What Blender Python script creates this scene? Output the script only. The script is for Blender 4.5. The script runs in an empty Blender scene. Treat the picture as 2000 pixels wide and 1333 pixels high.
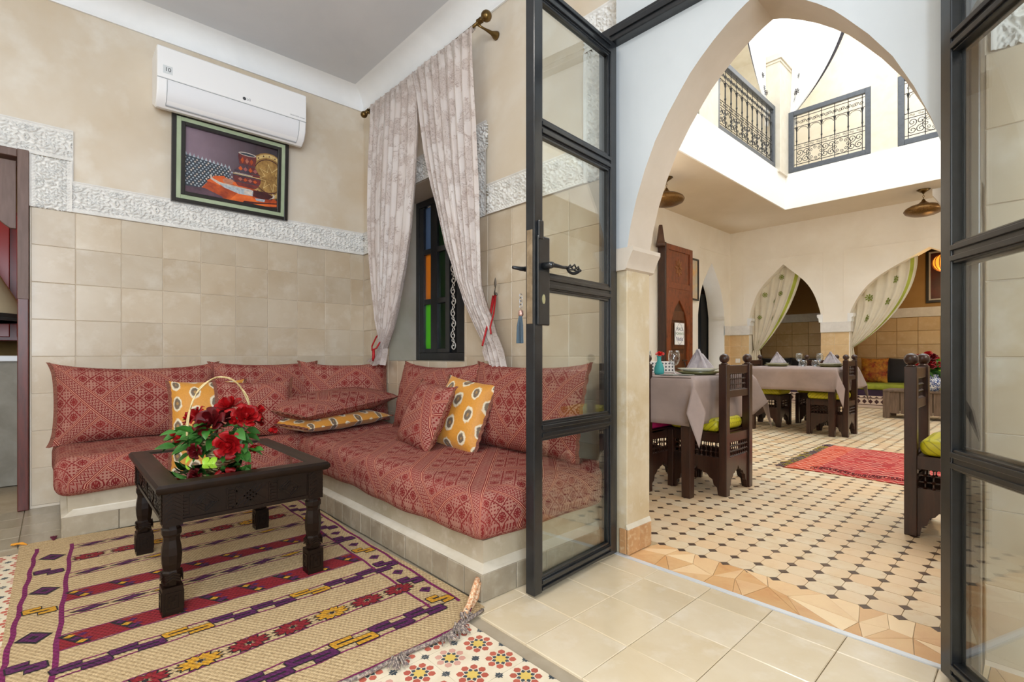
import bpy, math, random
from mathutils import Vector, Matrix
from math import sin, cos, pi, radians, sqrt, atan2, hypot
random.seed(7)
SC = bpy.context.scene
COL = SC.collection
# ------------------------------------------------------------------ camera, sky, lights, exposure
cam = bpy.data.cameras.new('camera'); camo = bpy.data.objects.new('camera', cam); COL.objects.link(camo)
camo.location = (0, 0, .88); camo.rotation_euler = (pi/2, 0, atan2(.7330445, .6801807))
cam.sensor_width = 36; cam.lens = 965/2000*36; cam.shift_y = .01425; cam.clip_start = .02
SC.camera = camo
W = bpy.data.worlds.new('sky'); SC.world = W; W.use_nodes = True
bg = W.node_tree.nodes['Background']; bg.inputs[0].default_value = (.86, .93, 1, 1); bg.inputs[1].default_value = 5.2
SC.view_settings.view_transform = 'Standard'; SC.view_settings.look = 'None'
SC.view_settings.exposure = 0; SC.view_settings.gamma = 1; SC.view_settings.use_curve_mapping = False
SC.cycles.max_bounces = 10; SC.cycles.diffuse_bounces = 6; SC.cycles.transparent_max_bounces = 16
SC.cycles.transmission_bounces = 8; SC.cycles.glossy_bounces = 5
SC.cycles.sample_clamp_indirect = 6; SC.cycles.use_denoising = True
SC.cycles.caustics_reflective = False; SC.cycles.caustics_refractive = False
def area(name, loc, rot, sx, sy, power, colr):
    l = bpy.data.lights.new(name, 'AREA'); l.shape = 'RECTANGLE'; l.size = sx; l.size_y = sy
    l.energy = power; l.color = colr
    o = bpy.data.objects.new(name, l); COL.objects.link(o); o.location = loc; o.rotation_euler = [radians(a) for a in rot]
    return o
# fill lights added out of view: behind the camera and under the ceiling
area('side_fill', (1.55, -.9, 1.7), (0, 90, 0), 1.8, 1.8, 155, (.80, .90, 1))
area('room_fill', (-1.2, -1.75, 1.9), (90, 0, 180), 2.2, 1.4, 38, (.84, .92, 1))
area('ceiling_fill', (-1.2, -.2, 2.9), (0, 0, 0), .5, .5, 26, (1, .95, .88))
# fill points added to brighten the courtyard and upper gallery, without any lantern
for nm_, lc, pw in (('gallery_fill', (-3.6, 5.0, 2.6), 28), ('gallery_fill', (1.0, 9.3, 2.6), 32), ('gallery_fill', (1.2, 2.9, 2.4), 60), ('upper_gallery_fill', (-1.9, 9.9, 6.2), 40), ('upper_gallery_fill', (-3.9, 6.6, 6.2), 30)):
    l = bpy.data.lights.new(nm_, 'POINT'); l.energy = pw; l.shadow_soft_size = .3; l.color = (1, .96, .92)
    o = bpy.data.objects.new(nm_, l); COL.objects.link(o); o.location = lc
# ------------------------------------------------------------------ node maths
class S:
    def __init__(s, nt, o): s.nt = nt; s.o = o
    def _b(s, op, x, rev=False):
        return mth(s.nt, op, x, s) if rev else mth(s.nt, op, s, x)
    def __add__(s, x): return s._b('ADD', x)
    __radd__ = __add__
    def __sub__(s, x): return s._b('SUBTRACT', x)
    def __rsub__(s, x): return s._b('SUBTRACT', x, True)
    def __mul__(s, x): return s._b('MULTIPLY', x)
    __rmul__ = __mul__
    def __truediv__(s, x): return s._b('DIVIDE', x)
    def __gt__(s, x): return s._b('GREATER_THAN', x)
    def __lt__(s, x): return s._b('LESS_THAN', x)
def mth(nt, op, *a):
    n = nt.nodes.new('ShaderNodeMath'); n.operation = op
    for i, x in enumerate(a):
        if isinstance(x, S): nt.links.new(x.o, n.inputs[i])
        else: n.inputs[i].default_value = x
    return S(nt, n.outputs[0])
def fr(a): return mth(a.nt, 'FRACT', a)
def fl(a): return mth(a.nt, 'FLOOR', a)
def ab(a): return mth(a.nt, 'ABSOLUTE', a)
def sn(a): return mth(a.nt, 'SINE', a)
def sq(a): return mth(a.nt, 'SQRT', a)
def mn(a, b): return mth(a.nt, 'MINIMUM', a, b)
def mx(a, b): return mth(a.nt, 'MAXIMUM', a, b)
def setc(nt, sock, c):
    if isinstance(c, (tuple, list)): sock.default_value = (*c[:3], 1)
    else: nt.links.new(c.o if isinstance(c, S) else c, sock)
def mixc(nt, f, a, b, mode='MIX'):
    n = nt.nodes.new('ShaderNodeMix'); n.data_type = 'RGBA'; n.blend_type = mode
    if isinstance(f, S): nt.links.new(f.o, n.inputs[0])
    else: n.inputs[0].default_value = f
    setc(nt, n.inputs[6], a); setc(nt, n.inputs[7], b)
    return n.outputs[2]
def noise(nt, vec, scale, detail=3, rough=.55, dist=0, sc=None):
    if sc:
        mp = nt.nodes.new('ShaderNodeMapping'); mp.inputs['Scale'].default_value = sc; nt.links.new(vec, mp.inputs[0]); vec = mp.outputs[0]
    n = nt.nodes.new('ShaderNodeTexNoise'); n.inputs['Scale'].default_value = scale; n.inputs['Detail'].default_value = detail
    n.inputs['Roughness'].default_value = rough; n.inputs['Distortion'].default_value = dist
    nt.links.new(vec, n.inputs['Vector']); return S(nt, n.outputs[0])
def new(name):
    m = bpy.data.materials.new(name); m.use_nodes = True; nt = m.node_tree
    return m, nt, nt.nodes['Principled BSDF']
def bumpn(nt, h, strength, dist=.002):
    b = nt.nodes.new('ShaderNodeBump'); b.inputs['Strength'].default_value = strength; b.inputs['Distance'].default_value = dist
    nt.links.new(h.o, b.inputs['Height']); return b.outputs[0]
def ramp01(a, lo, hi):
    n = a.nt.nodes.new('ShaderNodeMapRange'); n.inputs[1].default_value = lo; n.inputs[2].default_value = hi
    a.nt.links.new(a.o, n.inputs[0]); return S(a.nt, n.outputs[0])
def srgb(h):
    h = h.lstrip('#'); r = [int(h[i:i+2], 16)/255 for i in (0, 2, 4)]
    return tuple(c/12.92 if c < .04045 else ((c+.055)/1.055)**2.4 for c in r)
def M(name, c, c2=None, rough=.6, metal=0, scale=6, bump=0, bscale=60, sc=None, rnd=0, spec=.5, coat=0, lo=.35, hi=.65, c3=None, rc=None, glob=False, sheen=0):
    """painted / plastered / wooden surface: two tones mixed by noise, per-object tint, fine bump"""
    m, nt, p = new(name)
    c = srgb(c) if isinstance(c, str) else c
    co = nt.nodes.new('ShaderNodeNewGeometry').outputs['Position'] if glob else nt.nodes.new('ShaderNodeTexCoord').outputs['Object']
    info = None
    if rnd or rc:
        info = nt.nodes.new('ShaderNodeObjectInfo')
        ad = nt.nodes.new('ShaderNodeVectorMath'); ad.operation = 'ADD'; nt.links.new(co, ad.inputs[0])
        ml = S(nt, info.outputs['Random'])*37.0; cb = nt.nodes.new('ShaderNodeCombineXYZ')
        for i in range(3): nt.links.new(ml.o, cb.inputs[i])
        nt.links.new(cb.outputs[0], ad.inputs[1]); co = ad.outputs[0]
    out = c
    if c2 is not None:
        c2 = srgb(c2) if isinstance(c2, str) else c2
        out = mixc(nt, ramp01(noise(nt, co, scale, 5, .6, .3, sc), lo, hi), c, c2)
    if c3 is not None:
        c3 = srgb(c3) if isinstance(c3, str) else c3
        out = mixc(nt, ramp01(noise(nt, co, scale*3.1, 4, .6), .52, .78), out, c3)
    if rc is not None:
        rc = srgb(rc) if isinstance(rc, str) else rc
        out = mixc(nt, S(nt, info.outputs['Random'])*.8, out, rc)
    if rnd:
        hs = nt.nodes.new('ShaderNodeHueSaturation'); setc(nt, hs.inputs['Color'], out if not isinstance(out, tuple) else out)
        v = S(nt, info.outputs['Random'])*(2*rnd)+(1-rnd); nt.links.new(v.o, hs.inputs['Value']); out = hs.outputs[0]
    setc(nt, p.inputs['Base Color'], out)
    p.inputs['Roughness'].default_value = rough; p.inputs['Metallic'].default_value = metal
    p.inputs['Specular IOR Level'].default_value = spec; p.inputs['Coat Weight'].default_value = coat
    p.inputs['Coat Roughness'].default_value = .15; p.inputs['Sheen Weight'].default_value = sheen
    if bump: nt.links.new(bumpn(nt, noise(nt, co, bscale, 4, .6, 0, sc), bump), p.inputs['Normal'])
    return m
def uvs(nt):
    n = nt.nodes.new('ShaderNodeUVMap'); s = nt.nodes.new('ShaderNodeSeparateXYZ'); nt.links.new(n.outputs[0], s.inputs[0])
    return S(nt, s.outputs[0]), S(nt, s.outputs[1]), n.outputs[0]
def sedari(name, ang=1.0):
    """brick red brocade: mirrored 45 degree bands, lattice of small diamonds with cross motifs"""
    m, nt, p = new(name); u, v, uv = uvs(nt)
    per = .40
    a = (u*ang+v)/per; b = (u*ang-v)/per+.3
    fa, fb = fr(a), fr(b)
    band = mx(fa < .25, fb < .25)
    inb = fa < .25
    t = mth(nt, 'ADD', inb*fa, (1-inb)*fb)/.25            # 0..1 across the band
    q = mth(nt, 'ADD', inb*b, (1-inb)*a)                   # along the band
    stripe = mx(mx(ab(t-.06) < .035, ab(t-.94) < .035), mx(ab(t-.17) < .03, ab(t-.83) < .03))
    edge = mx(ab(t-.0) < .03, ab(t-1.0) < .03)
    zz = ab(fr(q*15.0)-.5)*1.8
    s1 = ab(fr(t*3.4+zz)-.5) < .2
    mid = (t > .22)*(t < .78)*s1
    # inner lattice
    la = fr((fa-.25)/.75*4.0); lb = fr((fb-.25)/.75*4.0)
    lx = ab(la-.5); ly = ab(lb-.5)
    lines = mx(lx > .455, ly > .455)
    rr = mx(lx, ly)
    cross = (rr < .30)*(mx(ab(lx-ly) < .07, mn(lx, ly) < .05))
    ring = ab(sq(lx*lx+ly*ly)-.30) < .045
    fine = (fr((a+b)*13.0) < .42)*(fr((a-b)*13.0) < .5)
    cell = fr((fl((fa-.25)/.75*4.0)+fl((fb-.25)/.75*4.0))/2.0) > .3
    inner = mx(mx(lines, cell*mx(cross, ring)), (1-cell)*fine*(rr > .1))
    small = (fr((a+b)*18.0) < .36)*(fr((a-b)*18.0) < .5)*.6
    inner = mx(inner, small*(rr > .33))
    red = mth(nt, 'ADD', band*mx(mx(stripe, mid), edge*0), (1-band)*inner)
    n1 = noise(nt, uv, 9, 3)
    crm = mixc(nt, ramp01(n1, .35, .65), srgb('#b88c7a'), srgb('#a77b6f'))
    dk = mixc(nt, ramp01(n1, .35, .65), srgb('#6f1c1e'), srgb('#7f2824'))
    fac = red*.74+.27
    f2 = noise(nt, uv, 420, 1)
    out = mixc(nt, mth(nt, 'MINIMUM', fac+ramp01(f2, .45, .62)*.30, 1.0), crm, dk)
    wl_ = mx(mx(ab(t-.115) < .02, ab(t-.885) < .02), edge*1.0)*band
    out = mixc(nt, wl_*.8, out, srgb('#cf9a80'))
    setc(nt, p.inputs['Base Color'], out); p.inputs['Roughness'].default_value = .9; p.inputs['Specular IOR Level'].default_value = .25
    nt.links.new(bumpn(nt, f2+red*.8, .35, .0015), p.inputs['Normal'])
    return m
def ikat(name):
    m, nt, p = new(name); u, v, uv = uvs(nt)
    n = noise(nt, uv, 38, 3)
    U = u/.092; V = v/.115
    row = fl(U); V2 = V+fr(row/2.0)
    x = fr(U)-.5; y = fr(V2)-.5
    d = sq(x*x*1.9+y*y*1.35)+(n-.5)*.28
    out = mixc(nt, ramp01(d, .42, .36), srgb('#cf8e30'), srgb('#e0d6ba'))
    out = mixc(nt, ramp01(d, .30, .24), out, srgb('#63584a'))
    out = mixc(nt, (d < .09)*.7, out, srgb('#b0884a'))
    out = mixc(nt, ramp01(noise(nt, uv, 120, 3), .4, .8)*.35, out, srgb('#a86a1c'))
    setc(nt, p.inputs['Base Color'], out); p.inputs['Roughness'].default_value = .55; p.inputs['Sheen Weight'].default_value = .2
    nt.links.new(bumpn(nt, noise(nt, uv, 30, 2), .5, .006), p.inputs['Normal'])
    return m
def lace(name):
    m, nt, p = new(name); u, v, uv = uvs(nt)
    n = noise(nt, uv, 7, 2, .5, 1.2); n2 = noise(nt, uv, 24, 2, .5, 2.5)
    blob = ramp01(n, .50, .56)*ramp01(ab(n2-.5), .02, .05)
    lines = (ab(n2-.5) < .03)*ramp01(n, .44, .50)
    base = mixc(nt, ramp01(noise(nt, uv, 3, 2), .35, .65), srgb('#ddd6d3'), srgb('#d6cbc6'))
    out = mixc(nt, blob*.45, base, srgb('#bfaea6'))
    out = mixc(nt, lines*.6, out, srgb('#8a6e64'))
    setc(nt, p.inputs['Base Color'], out); p.inputs['Roughness'].default_value = .5; p.inputs['Sheen Weight'].default_value = .3
    nt.links.new(bumpn(nt, blob*.5+lines, .6, .002), p.inputs['Normal'])
    tr = nt.nodes.new('ShaderNodeBsdfTranslucent'); setc(nt, tr.inputs[0], srgb('#d8c8bc'))
    ms = nt.nodes.new('ShaderNodeMixShader'); ms.inputs[0].default_value = .22
    nt.links.new(p.outputs[0], ms.inputs[1]); nt.links.new(tr.outputs[0], ms.inputs[2])
    nt.links.new(ms.outputs[0], nt.nodes['Material Output'].inputs[0]); return m
def glassm(name, tint=(1, 1, 1), refl=1.0, rough=0.0):
    m, nt, p = new(name); nt.nodes.remove(p)
    t = nt.nodes.new('ShaderNodeBsdfTransparent'); t.inputs[0].default_value = (*tint, 1)
    g = nt.nodes.new('ShaderNodeBsdfGlossy'); g.inputs['Roughness'].default_value = rough
    f = S(nt, nt.nodes.new('ShaderNodeLayerWeight').outputs['Facing'])
    fa = mth(nt, 'MINIMUM', (mth(nt, 'POWER', f, 4.0)*.9+.035)*refl, 1.0)
    ms = nt.nodes.new('ShaderNodeMixShader'); nt.links.new(fa.o, ms.inputs[0])
    nt.links.new(t.outputs[0], ms.inputs[1]); nt.links.new(g.outputs[0], ms.inputs[2])
    nt.links.new(ms.outputs[0], nt.nodes['Material Output'].inputs[0]); return m
def emis(name, c, s):
    m, nt, p = new(name); c = srgb(c) if isinstance(c, str) else c
    p.inputs['Base Color'].default_value = (*c, 1); p.inputs['Emission Color'].default_value = (*c, 1); p.inputs['Emission Strength'].default_value = s
    return m
# ------------------------------------------------------------------ mesh helpers
KID = {}
def kids(o): return KID.get(o.name, [])
def adopt(o, p):
    o.parent = p; KID.setdefault(p.name, []).append(o)
class MB:
    def __init__(s): s.v = []; s.f = []; s.m = []; s.uv = []
    def add(s, vs, fs, mi=0, uv=None):
        b = len(s.v); s.v += [tuple(x) for x in vs]; s.uv += (uv if uv else [(0, 0)]*len(vs))
        for f in fs: s.f.append(tuple(b+i for i in f)); s.m.append(mi)
        return s
    def box(s, x0, y0, z0, x1, y1, z1, mi=0):
        return s.add([(x0,y0,z0),(x1,y0,z0),(x1,y1,z0),(x0,y1,z0),(x0,y0,z1),(x1,y0,z1),(x1,y1,z1),(x0,y1,z1)],
                     [(3,2,1,0),(4,5,6,7),(0,1,5,4),(1,2,6,5),(2,3,7,6),(3,0,4,7)], mi)
    def lathe(s, prof, n=16, c=(0,0,0), mi=0, ax='z', sx=1, sy=1):
        vs = []
        for r, z in prof:
            for k in range(n):
                a = 2*pi*k/n; x, y = r*cos(a)*sx, r*sin(a)*sy
                p = (x, y, z) if ax == 'z' else ((z, x, y) if ax == 'x' else (x, z, y))
                vs.append((p[0]+c[0], p[1]+c[1], p[2]+c[2]))
        fs = []
        for i in range(len(prof)-1):
            for k in range(n):
                k2 = (k+1) % n; fs.append((i*n+k, i*n+k2, (i+1)*n+k2, (i+1)*n+k))
        if prof[0][0] > 1e-5: fs.append(tuple(reversed(range(n))))
        if prof[-1][0] > 1e-5: fs.append(tuple((len(prof)-1)*n+k for k in range(n)))
        return s.add(vs, fs, mi)
    def tube(s, pts, r, n=6, mi=0, closed=False):
        pts = [Vector(p) for p in pts]; N = len(pts); vs = []; up = None
        for i, p in enumerate(pts):
            t = (pts[(i+1) % N] if (closed or i < N-1) else p)-(pts[i-1] if (closed or i > 0) else p)
            if t.length < 1e-9: t = Vector((0, 0, 1))
            t.normalize()
            if up is None:
                up = Vector((0, 0, 1)) if abs(t.z) < .9 else Vector((1, 0, 0))
            a = t.cross(up)
            if a.length < 1e-6: a = t.cross(Vector((0, 1, 0)))
            a.normalize(); b = a.cross(t).normalized(); up = b
            rr = r[i] if isinstance(r, (list, tuple)) else r
            for k in range(n):
                w = 2*pi*k/n; vs.append(p+(a*cos(w)+b*sin(w))*rr)
        fs = []
        for i in range(N if closed else N-1):
            j = (i+1) % N
            for k in range(n): fs.append((i*n+k, i*n+(k+1) % n, j*n+(k+1) % n, j*n+k))
        if not closed: fs += [tuple(reversed(range(n))), tuple((N-1)*n+k for k in range(n))]
        return s.add(vs, fs, mi)
    def prism(s, poly, lo, hi, pl='xz', mi=0):
        n = len(poly)
        f = {'xz': lambda a, b, t: (a, t, b), 'yz': lambda a, b, t: (t, a, b), 'xy': lambda a, b, t: (a, b, t)}[pl]
        vs = [f(a, b, lo) for a, b in poly]+[f(a, b, hi) for a, b in poly]
        fs = [tuple(range(n)), tuple(reversed(range(n, 2*n)))]+[(i, n+i, n+(i+1) % n, (i+1) % n) for i in range(n)]
        return s.add(vs, fs, mi)
    def grid(s, fn, nu, nv, mi=0, uvf=None, wrap=False):
        vs = []; uv = []
        for j in range(nv+1):
            for i in range(nu+1):
                vs.append(fn(i/nu, j/nv)); uv.append(uvf(i/nu, j/nv) if uvf else (i/nu, j/nv))
        fs = [(j*(nu+1)+i, j*(nu+1)+i+1, (j+1)*(nu+1)+i+1, (j+1)*(nu+1)+i) for j in range(nv) for i in range(nu)]
        return s.add(vs, fs, mi, uv)
    def mesh(s, name, mats, smooth=False, fix=True):
        me = bpy.data.meshes.new(name); me.from_pydata([tuple(v) for v in s.v], [], s.f)
        for m in (mats if isinstance(mats, (list, tuple)) else [mats]): me.materials.append(m)
        me.polygons.foreach_set('material_index', s.m)
        ul = me.uv_layers.new(name='UVMap'); li = [0]*len(me.loops); me.loops.foreach_get('vertex_index', li)
        ul.data.foreach_set('uv', [c for i in li for c in s.uv[i]])
        if fix:
            import bmesh
            b = bmesh.new(); b.from_mesh(me); bmesh.ops.recalc_face_normals(b, faces=b.faces); b.to_mesh(me); b.free()
        if smooth: me.polygons.foreach_set('use_smooth', [True]*len(me.polygons))
        me.update(); return me
    def build(s, name, mats, parent=None, smooth=False, bevel=0, loc=None, segs=2, fix=True, auto=None):
        o = put(name, s.mesh(name, mats, smooth or auto is not None, fix), parent, loc)
        if auto is not None:
            o.data.set_sharp_from_angle(angle=radians(auto))
        if bevel:
            bv = o.modifiers.new('bevel', 'BEVEL'); bv.width = bevel; bv.segments = segs; bv.limit_method = 'ANGLE'; bv.angle_limit = radians(50)
        return o
def put(name, me, parent=None, loc=None, mat=None):
    o = bpy.data.objects.new(name, me); COL.objects.link(o)
    if mat is not None: o.matrix_local = mat
    elif loc is not None: o.location = loc
    if parent is not None: adopt(o, parent)
    return o
def tag(o, label, cat, group=None, kind=None):
    o['label'] = label; o['category'] = cat
    if group: o['group'] = group
    if kind: o['kind'] = kind
    return o
def thing(name, label, cat, loc=(0,0,0), rz=0, group=None, kind=None, rot=None):
    o = bpy.data.objects.new(name, None); COL.objects.link(o); o.empty_display_size = .05
    o.location = loc; o.rotation_euler = rot if rot else (0, 0, rz)
    return tag(o, label, cat, group, kind)

def dup(root, loc, rz, label, rot=None):
    r = root.copy(); COL.objects.link(r); r.location = loc; r.rotation_euler = rot if rot else (0, 0, rz); r['label'] = label
    for ch in list(kids(root)):
        c = ch.copy(); COL.objects.link(c); adopt(c, r)
        for g in list(kids(ch)):
            d = g.copy(); COL.objects.link(d); adopt(d, c)
    return r
def frame_mat(o, u, v, n):
    u, v, n = Vector(u), Vector(v), Vector(n)
    m = Matrix.Identity(4)
    for i, a in enumerate((u, v, n)):
        for j in range(3): m[j][i] = a[j]
    m.translation = Vector(o); return m
TILE = {}
def tile_me(w, h, t, mat, ch=.002):
    k = (round(w, 3), round(h, 3), t, mat.name)
    if k not in TILE:
        a, b = w/2, h/2
        vs = [(-a,-b,0),(a,-b,0),(a,b,0),(-a,b,0),(-a,-b,t-ch),(a,-b,t-ch),(a,b,t-ch),(-a,b,t-ch),(-a+ch,-b+ch,t),(a-ch,-b+ch,t),(a-ch,b-ch,t),(-a+ch,b-ch,t)]
        fs = [(0,1,5,4),(1,2,6,5),(2,3,7,6),(3,0,4,7),(4,5,9,8),(5,6,10,9),(6,7,11,10),(7,4,8,11),(8,9,10,11)]
        TILE[k] = MB().add(vs, fs).mesh('tile', mat, fix=False)
    return TILE[k]
def minus(r, h):
    x0, y0, x1, y1 = r; a0, b0, a1, b1 = h
    if a1 <= x0 or a0 >= x1 or b1 <= y0 or b0 >= y1: return [r]
    out = []
    if a0 > x0: out.append((x0, y0, a0, y1))
    if a1 < x1: out.append((a1, y0, x1, y1))
    m0, m1 = max(x0, a0), min(x1, a1)
    if b0 > y0: out.append((m0, y0, m1, b0))
    if b1 < y1: out.append((m0, b1, m1, y1))
    return out
def tiles(parent, o, u, v, n, rng, step, off, mat, t=.008, gap=.003, holes=(), jit=.0012, name='tile'):
    """tiles on the plane o + a*u + b*v inside rng, joints at off + k*step"""
    a0, b0, a1, b1 = rng; U, V, N, O = Vector(u), Vector(v), Vector(n), Vector(o)
    sx, sy = step; i0 = math.floor((a0-off[0])/sx); j0 = math.floor((b0-off[1])/sy); c = 0
    i = i0
    while off[0]+i*sx < a1-1e-4:
        j = j0
        while off[1]+j*sy < b1-1e-4:
            r = (max(a0, off[0]+i*sx), max(b0, off[1]+j*sy), min(a1, off[0]+(i+1)*sx), min(b1, off[1]+(j+1)*sy))
            rs = [r]
            for h in holes: rs = [q for p in rs for q in minus(p, h)]
            for q in rs:
                w, hh = q[2]-q[0]-gap, q[3]-q[1]-gap
                if w < .012 or hh < .012: continue
                p = O+U*((q[0]+q[2])/2)+V*((q[1]+q[3])/2)+N*random.uniform(-jit, jit)
                put(name, tile_me(w, hh, t, mat), parent, mat=frame_mat(p, U, V, N)); c += 1
            j += 1
        i += 1
    return c
def arc_pts(cx, w, zs, za, n=12, zb=0):
    """pointed arch outline from bottom left up over the apex to bottom right (x, z)"""
    h = za-zs; L = []
    for k in range(n+1):
        t = 1-(k/n)**1.6 if k < n else 0; L.append((-w*t, zs+h*(1-.6*t-.4*t**6)))
    left = [(cx+x, z) for x, z in L]; right = [(cx-x, z) for x, z in reversed(L[:-1])]
    return [(cx-w, zb)]+left+right+[(cx+w, zb)]
def rbox(L, Wd, H, r, step=.04, mb=None, mi=0, bumpf=None):
    """rounded box centred in x,y, z 0..H, uv in metres wrapping over the edges"""
    mb = mb or MB(); hx, hy, hz = L/2, Wd/2, H/2
    def ax(h, st):
        n = max(2, int((2*h-2*r)/st)); a = [-h, -h+r*.08, -h+r*.3, -h+r*.6]; a += [-h+r+(2*h-2*r)*k/n for k in range(n+1)]
        return a+[h-r*.6, h-r*.3, h-r*.08, h]
    X, Y, Z = ax(hx, step), ax(hy, step), ax(hz, max(step, H/3))
    def rd(p):
        q = Vector((max(-hx+r, min(hx-r, p[0])), max(-hy+r, min(hy-r, p[1])), max(-hz+r, min(hz-r, p[2]))))
        d = Vector(p)-q; nn = d.normalized() if d.length > 1e-9 else Vector((0, 0, 1))
        w = q+nn*r; dz = max(0, hz-w.z)
        uv = (w.x+nn.x*dz, w.y+nn.y*dz)
        if bumpf: w = w+nn*bumpf(w.x, w.y, w.z)
        return (w.x, w.y, w.z+hz), uv
    def face(A, B, f, flip):
        vs, uv = [], []
        for b in B:
            for a in A:
                p, t = rd(f(a, b)); vs.append(p); uv.append(t)
        n = len(A); fs = []
        for j in range(len(B)-1):
            for i in range(n-1):
                q = (j*n+i, j*n+i+1, (j+1)*n+i+1, (j+1)*n+i); fs.append(q if not flip else q[::-1])
        mb.add(vs, fs, mi, uv)
    face(X, Y, lambda a, b: (a, b, hz), False); face(X, Y, lambda a, b: (a, b, -hz), True)
    face(X, Z, lambda a, b: (a, -hy, b), False); face(X, Z, lambda a, b: (a, hy, b), True)
    face(Y, Z, lambda a, b: (hx, a, b), False); face(Y, Z, lambda a, b: (-hx, a, b), True)
    return mb
def text(s, size, mat, parent, m, ext=.0004, name='lettering'):
    cu = bpy.data.curves.new(name, 'FONT'); cu.body = s; cu.size = size; cu.extrude = ext; cu.align_x = 'CENTER'; cu.align_y = 'CENTER'
    o = bpy.data.objects.new(name, cu); COL.objects.link(o)
    me = bpy.data.meshes.new_from_object(o.evaluated_get(bpy.context.evaluated_depsgraph_get())); bpy.data.objects.remove(o)
    me.materials.clear(); me.materials.append(mat)
    return put(name, me, parent, mat=m)
# ------------------------------------------------------------------ materials
m_wallup = M('tadelakt plaster', '#d8cfc1', '#ccbca5', rough=.5, scale=1.3, c3='#ddd6ca', bump=.08, bscale=18, glob=True)
m_walltile = M('glazed beige tile', '#c4b7a3', '#b5a38a', rough=.32, scale=2.2, c3='#ccc2b2', bump=.12, bscale=14, rnd=.07, coat=.15)
m_grout = M('grout', '#a89b86', '#9a8c76', rough=.8, scale=8, bump=.1)
m_carve = M('carved white plaster', '#e4e2de', '#d6d4d0', rough=.65, scale=9)
m_white = M('white paint', '#eeefee', '#e4e6e6', rough=.6, scale=2, glob=True)
m_cove = M('cove white', '#f2f4f6', '#e8eaec', rough=.6, scale=2, glob=True)
m_ceil = M('ceiling paint', '#dcdfe4', '#d2d6dc', rough=.7, scale=1.2, glob=True)
m_spandrel = M('arch paint', '#c3c8cb', '#bcc1c4', rough=.55, scale=2, glob=True)
m_soffit = M('arch reveal plaster', '#cdc2b4', '#c2b6a6', rough=.6, scale=3, glob=True)
m_stone = M('pillar plaster', '#cdbfa4', '#bdab8a', rough=.6, scale=4, c3='#d3cab8', bump=.1, bscale=20, glob=True)
m_base = M('terracotta base tile', '#bd9468', '#ad8156', rough=.45, scale=14, c3='#cdb492', rnd=.1, bump=.1)
m_court = M('court white paint', '#f1ece2', '#e9e2d5', rough=.65, scale=1.5, glob=True)
m_courtceil = M('court ceiling paint', '#dccfbb', '#d4c6b0', rough=.7, scale=1, glob=True)
m_ctile = M('court wall tile', '#d8bd92', '#cdae80', rough=.4, scale=3, rnd=.06, c3='#dfc9a4')
m_alcove = M('ochre alcove plaster', '#a5824c', '#977340', rough=.7, scale=1.5, glob=True)
m_threshold = M('threshold tile', '#dccdb2', '#d0bd9c', rough=.22, scale=2.6, c3='#e2d6c2', rnd=.04, coat=.3, bump=.05, bscale=10)
m_plainfl = M('plain floor tile', '#a59a86', '#93866f', rough=.3, scale=4, rnd=.05, coat=.2, sc=(1, 5, 1))
m_oct = M('octagon floor tile', '#ddc9a6', '#e2d3b8', rough=.38, scale=7, rnd=.05, rc='#d8b890', c3='#d2b48c', coat=.15)
m_dot = M('brown dot tile', '#5c4736', '#493629', rough=.4, scale=20, rnd=.12)
m_orange = M('orange border tile', '#dcae74', '#d49d62', rough=.4, scale=6, rnd=.10, rc='#ecd8b2', c3='#cb8c54')
m_cem = [M('cement cream', '#e6dac2', '#dccdb2', rough=.4, scale=12), M('cement red', '#bd6552', '#ad5646', rough=.4, scale=12, rnd=.1),
         M('cement slate', '#4b555a', '#3f484e', rough=.4, scale=12, rnd=.08), M('cement yellow', '#dcc069', '#d2b257', rough=.4, scale=12), M('cement pink', '#d2a392', '#c99585', rough=.4, scale=12)]
m_strip = M('metal strip', '#dfe3e8', rough=.3, metal=.3)
m_steel = M('black steel', '#15171a', '#1d2024', rough=.28, scale=30, bump=.06, bscale=60, coat=.3)
m_steelg = M('grey steel', '#5b6068', '#50555c', rough=.35, scale=20)
m_iron = M('wrought iron', '#2a2b2e', rough=.4, metal=.4)
m_glass = glassm('window glass', (.95, .975, .96), 1.9)
m_reveal = M('reveal plaster', '#bcb4a8', '#aea594', rough=.6, scale=3, glob=True)
m_platf = M('platform plaster', '#bbaf9a', '#a99c84', rough=.5, scale=5, c3='#c8bfae', glob=True)
m_ptile = M('platform tile', '#a39884', '#8f8370', rough=.4, scale=6, c3='#b0a694', rnd=.07, coat=.1)
m_ledge = M('ledge plaster', '#d6cfc0', '#c6bdaa', rough=.5, scale=6, glob=True)
m_maroon = M('varnished red wood', '#5d1d10', '#45150c', rough=.4, scale=6, sc=(8, 8, 1), coat=.06)
m_oldwood = M('old wood', '#6a5148', '#5a4238', rough=.5, scale=6, sc=(8, 8, 1))
m_dark = M('dark wood', '#3a1e13', '#27130b', rough=.33, scale=6, sc=(6, 6, 1), coat=.12, bump=.1)
m_dark2 = M('black-brown carved wood', '#1d1009', '#120905', rough=.36, scale=12, spec=.28, bump=.15, bscale=90)
m_red_w = M('cedar wood', '#8c4620', '#6c3418', rough=.4, scale=4, sc=(9, 9, 1), coat=.15, c3='#54280f')
m_brass = M('antique brass', '#7a6238', '#5e4828', rough=.3, metal=.85, scale=20)
m_black = M('black', '#050505', rough=.8)

# ------------------------------------------------------------------ THE ROOM
XA, YB = -3.95, 1.94
def struct(name, label, cat, loc=(0,0,0)): return thing(name, label, cat, loc, kind='structure')
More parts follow.
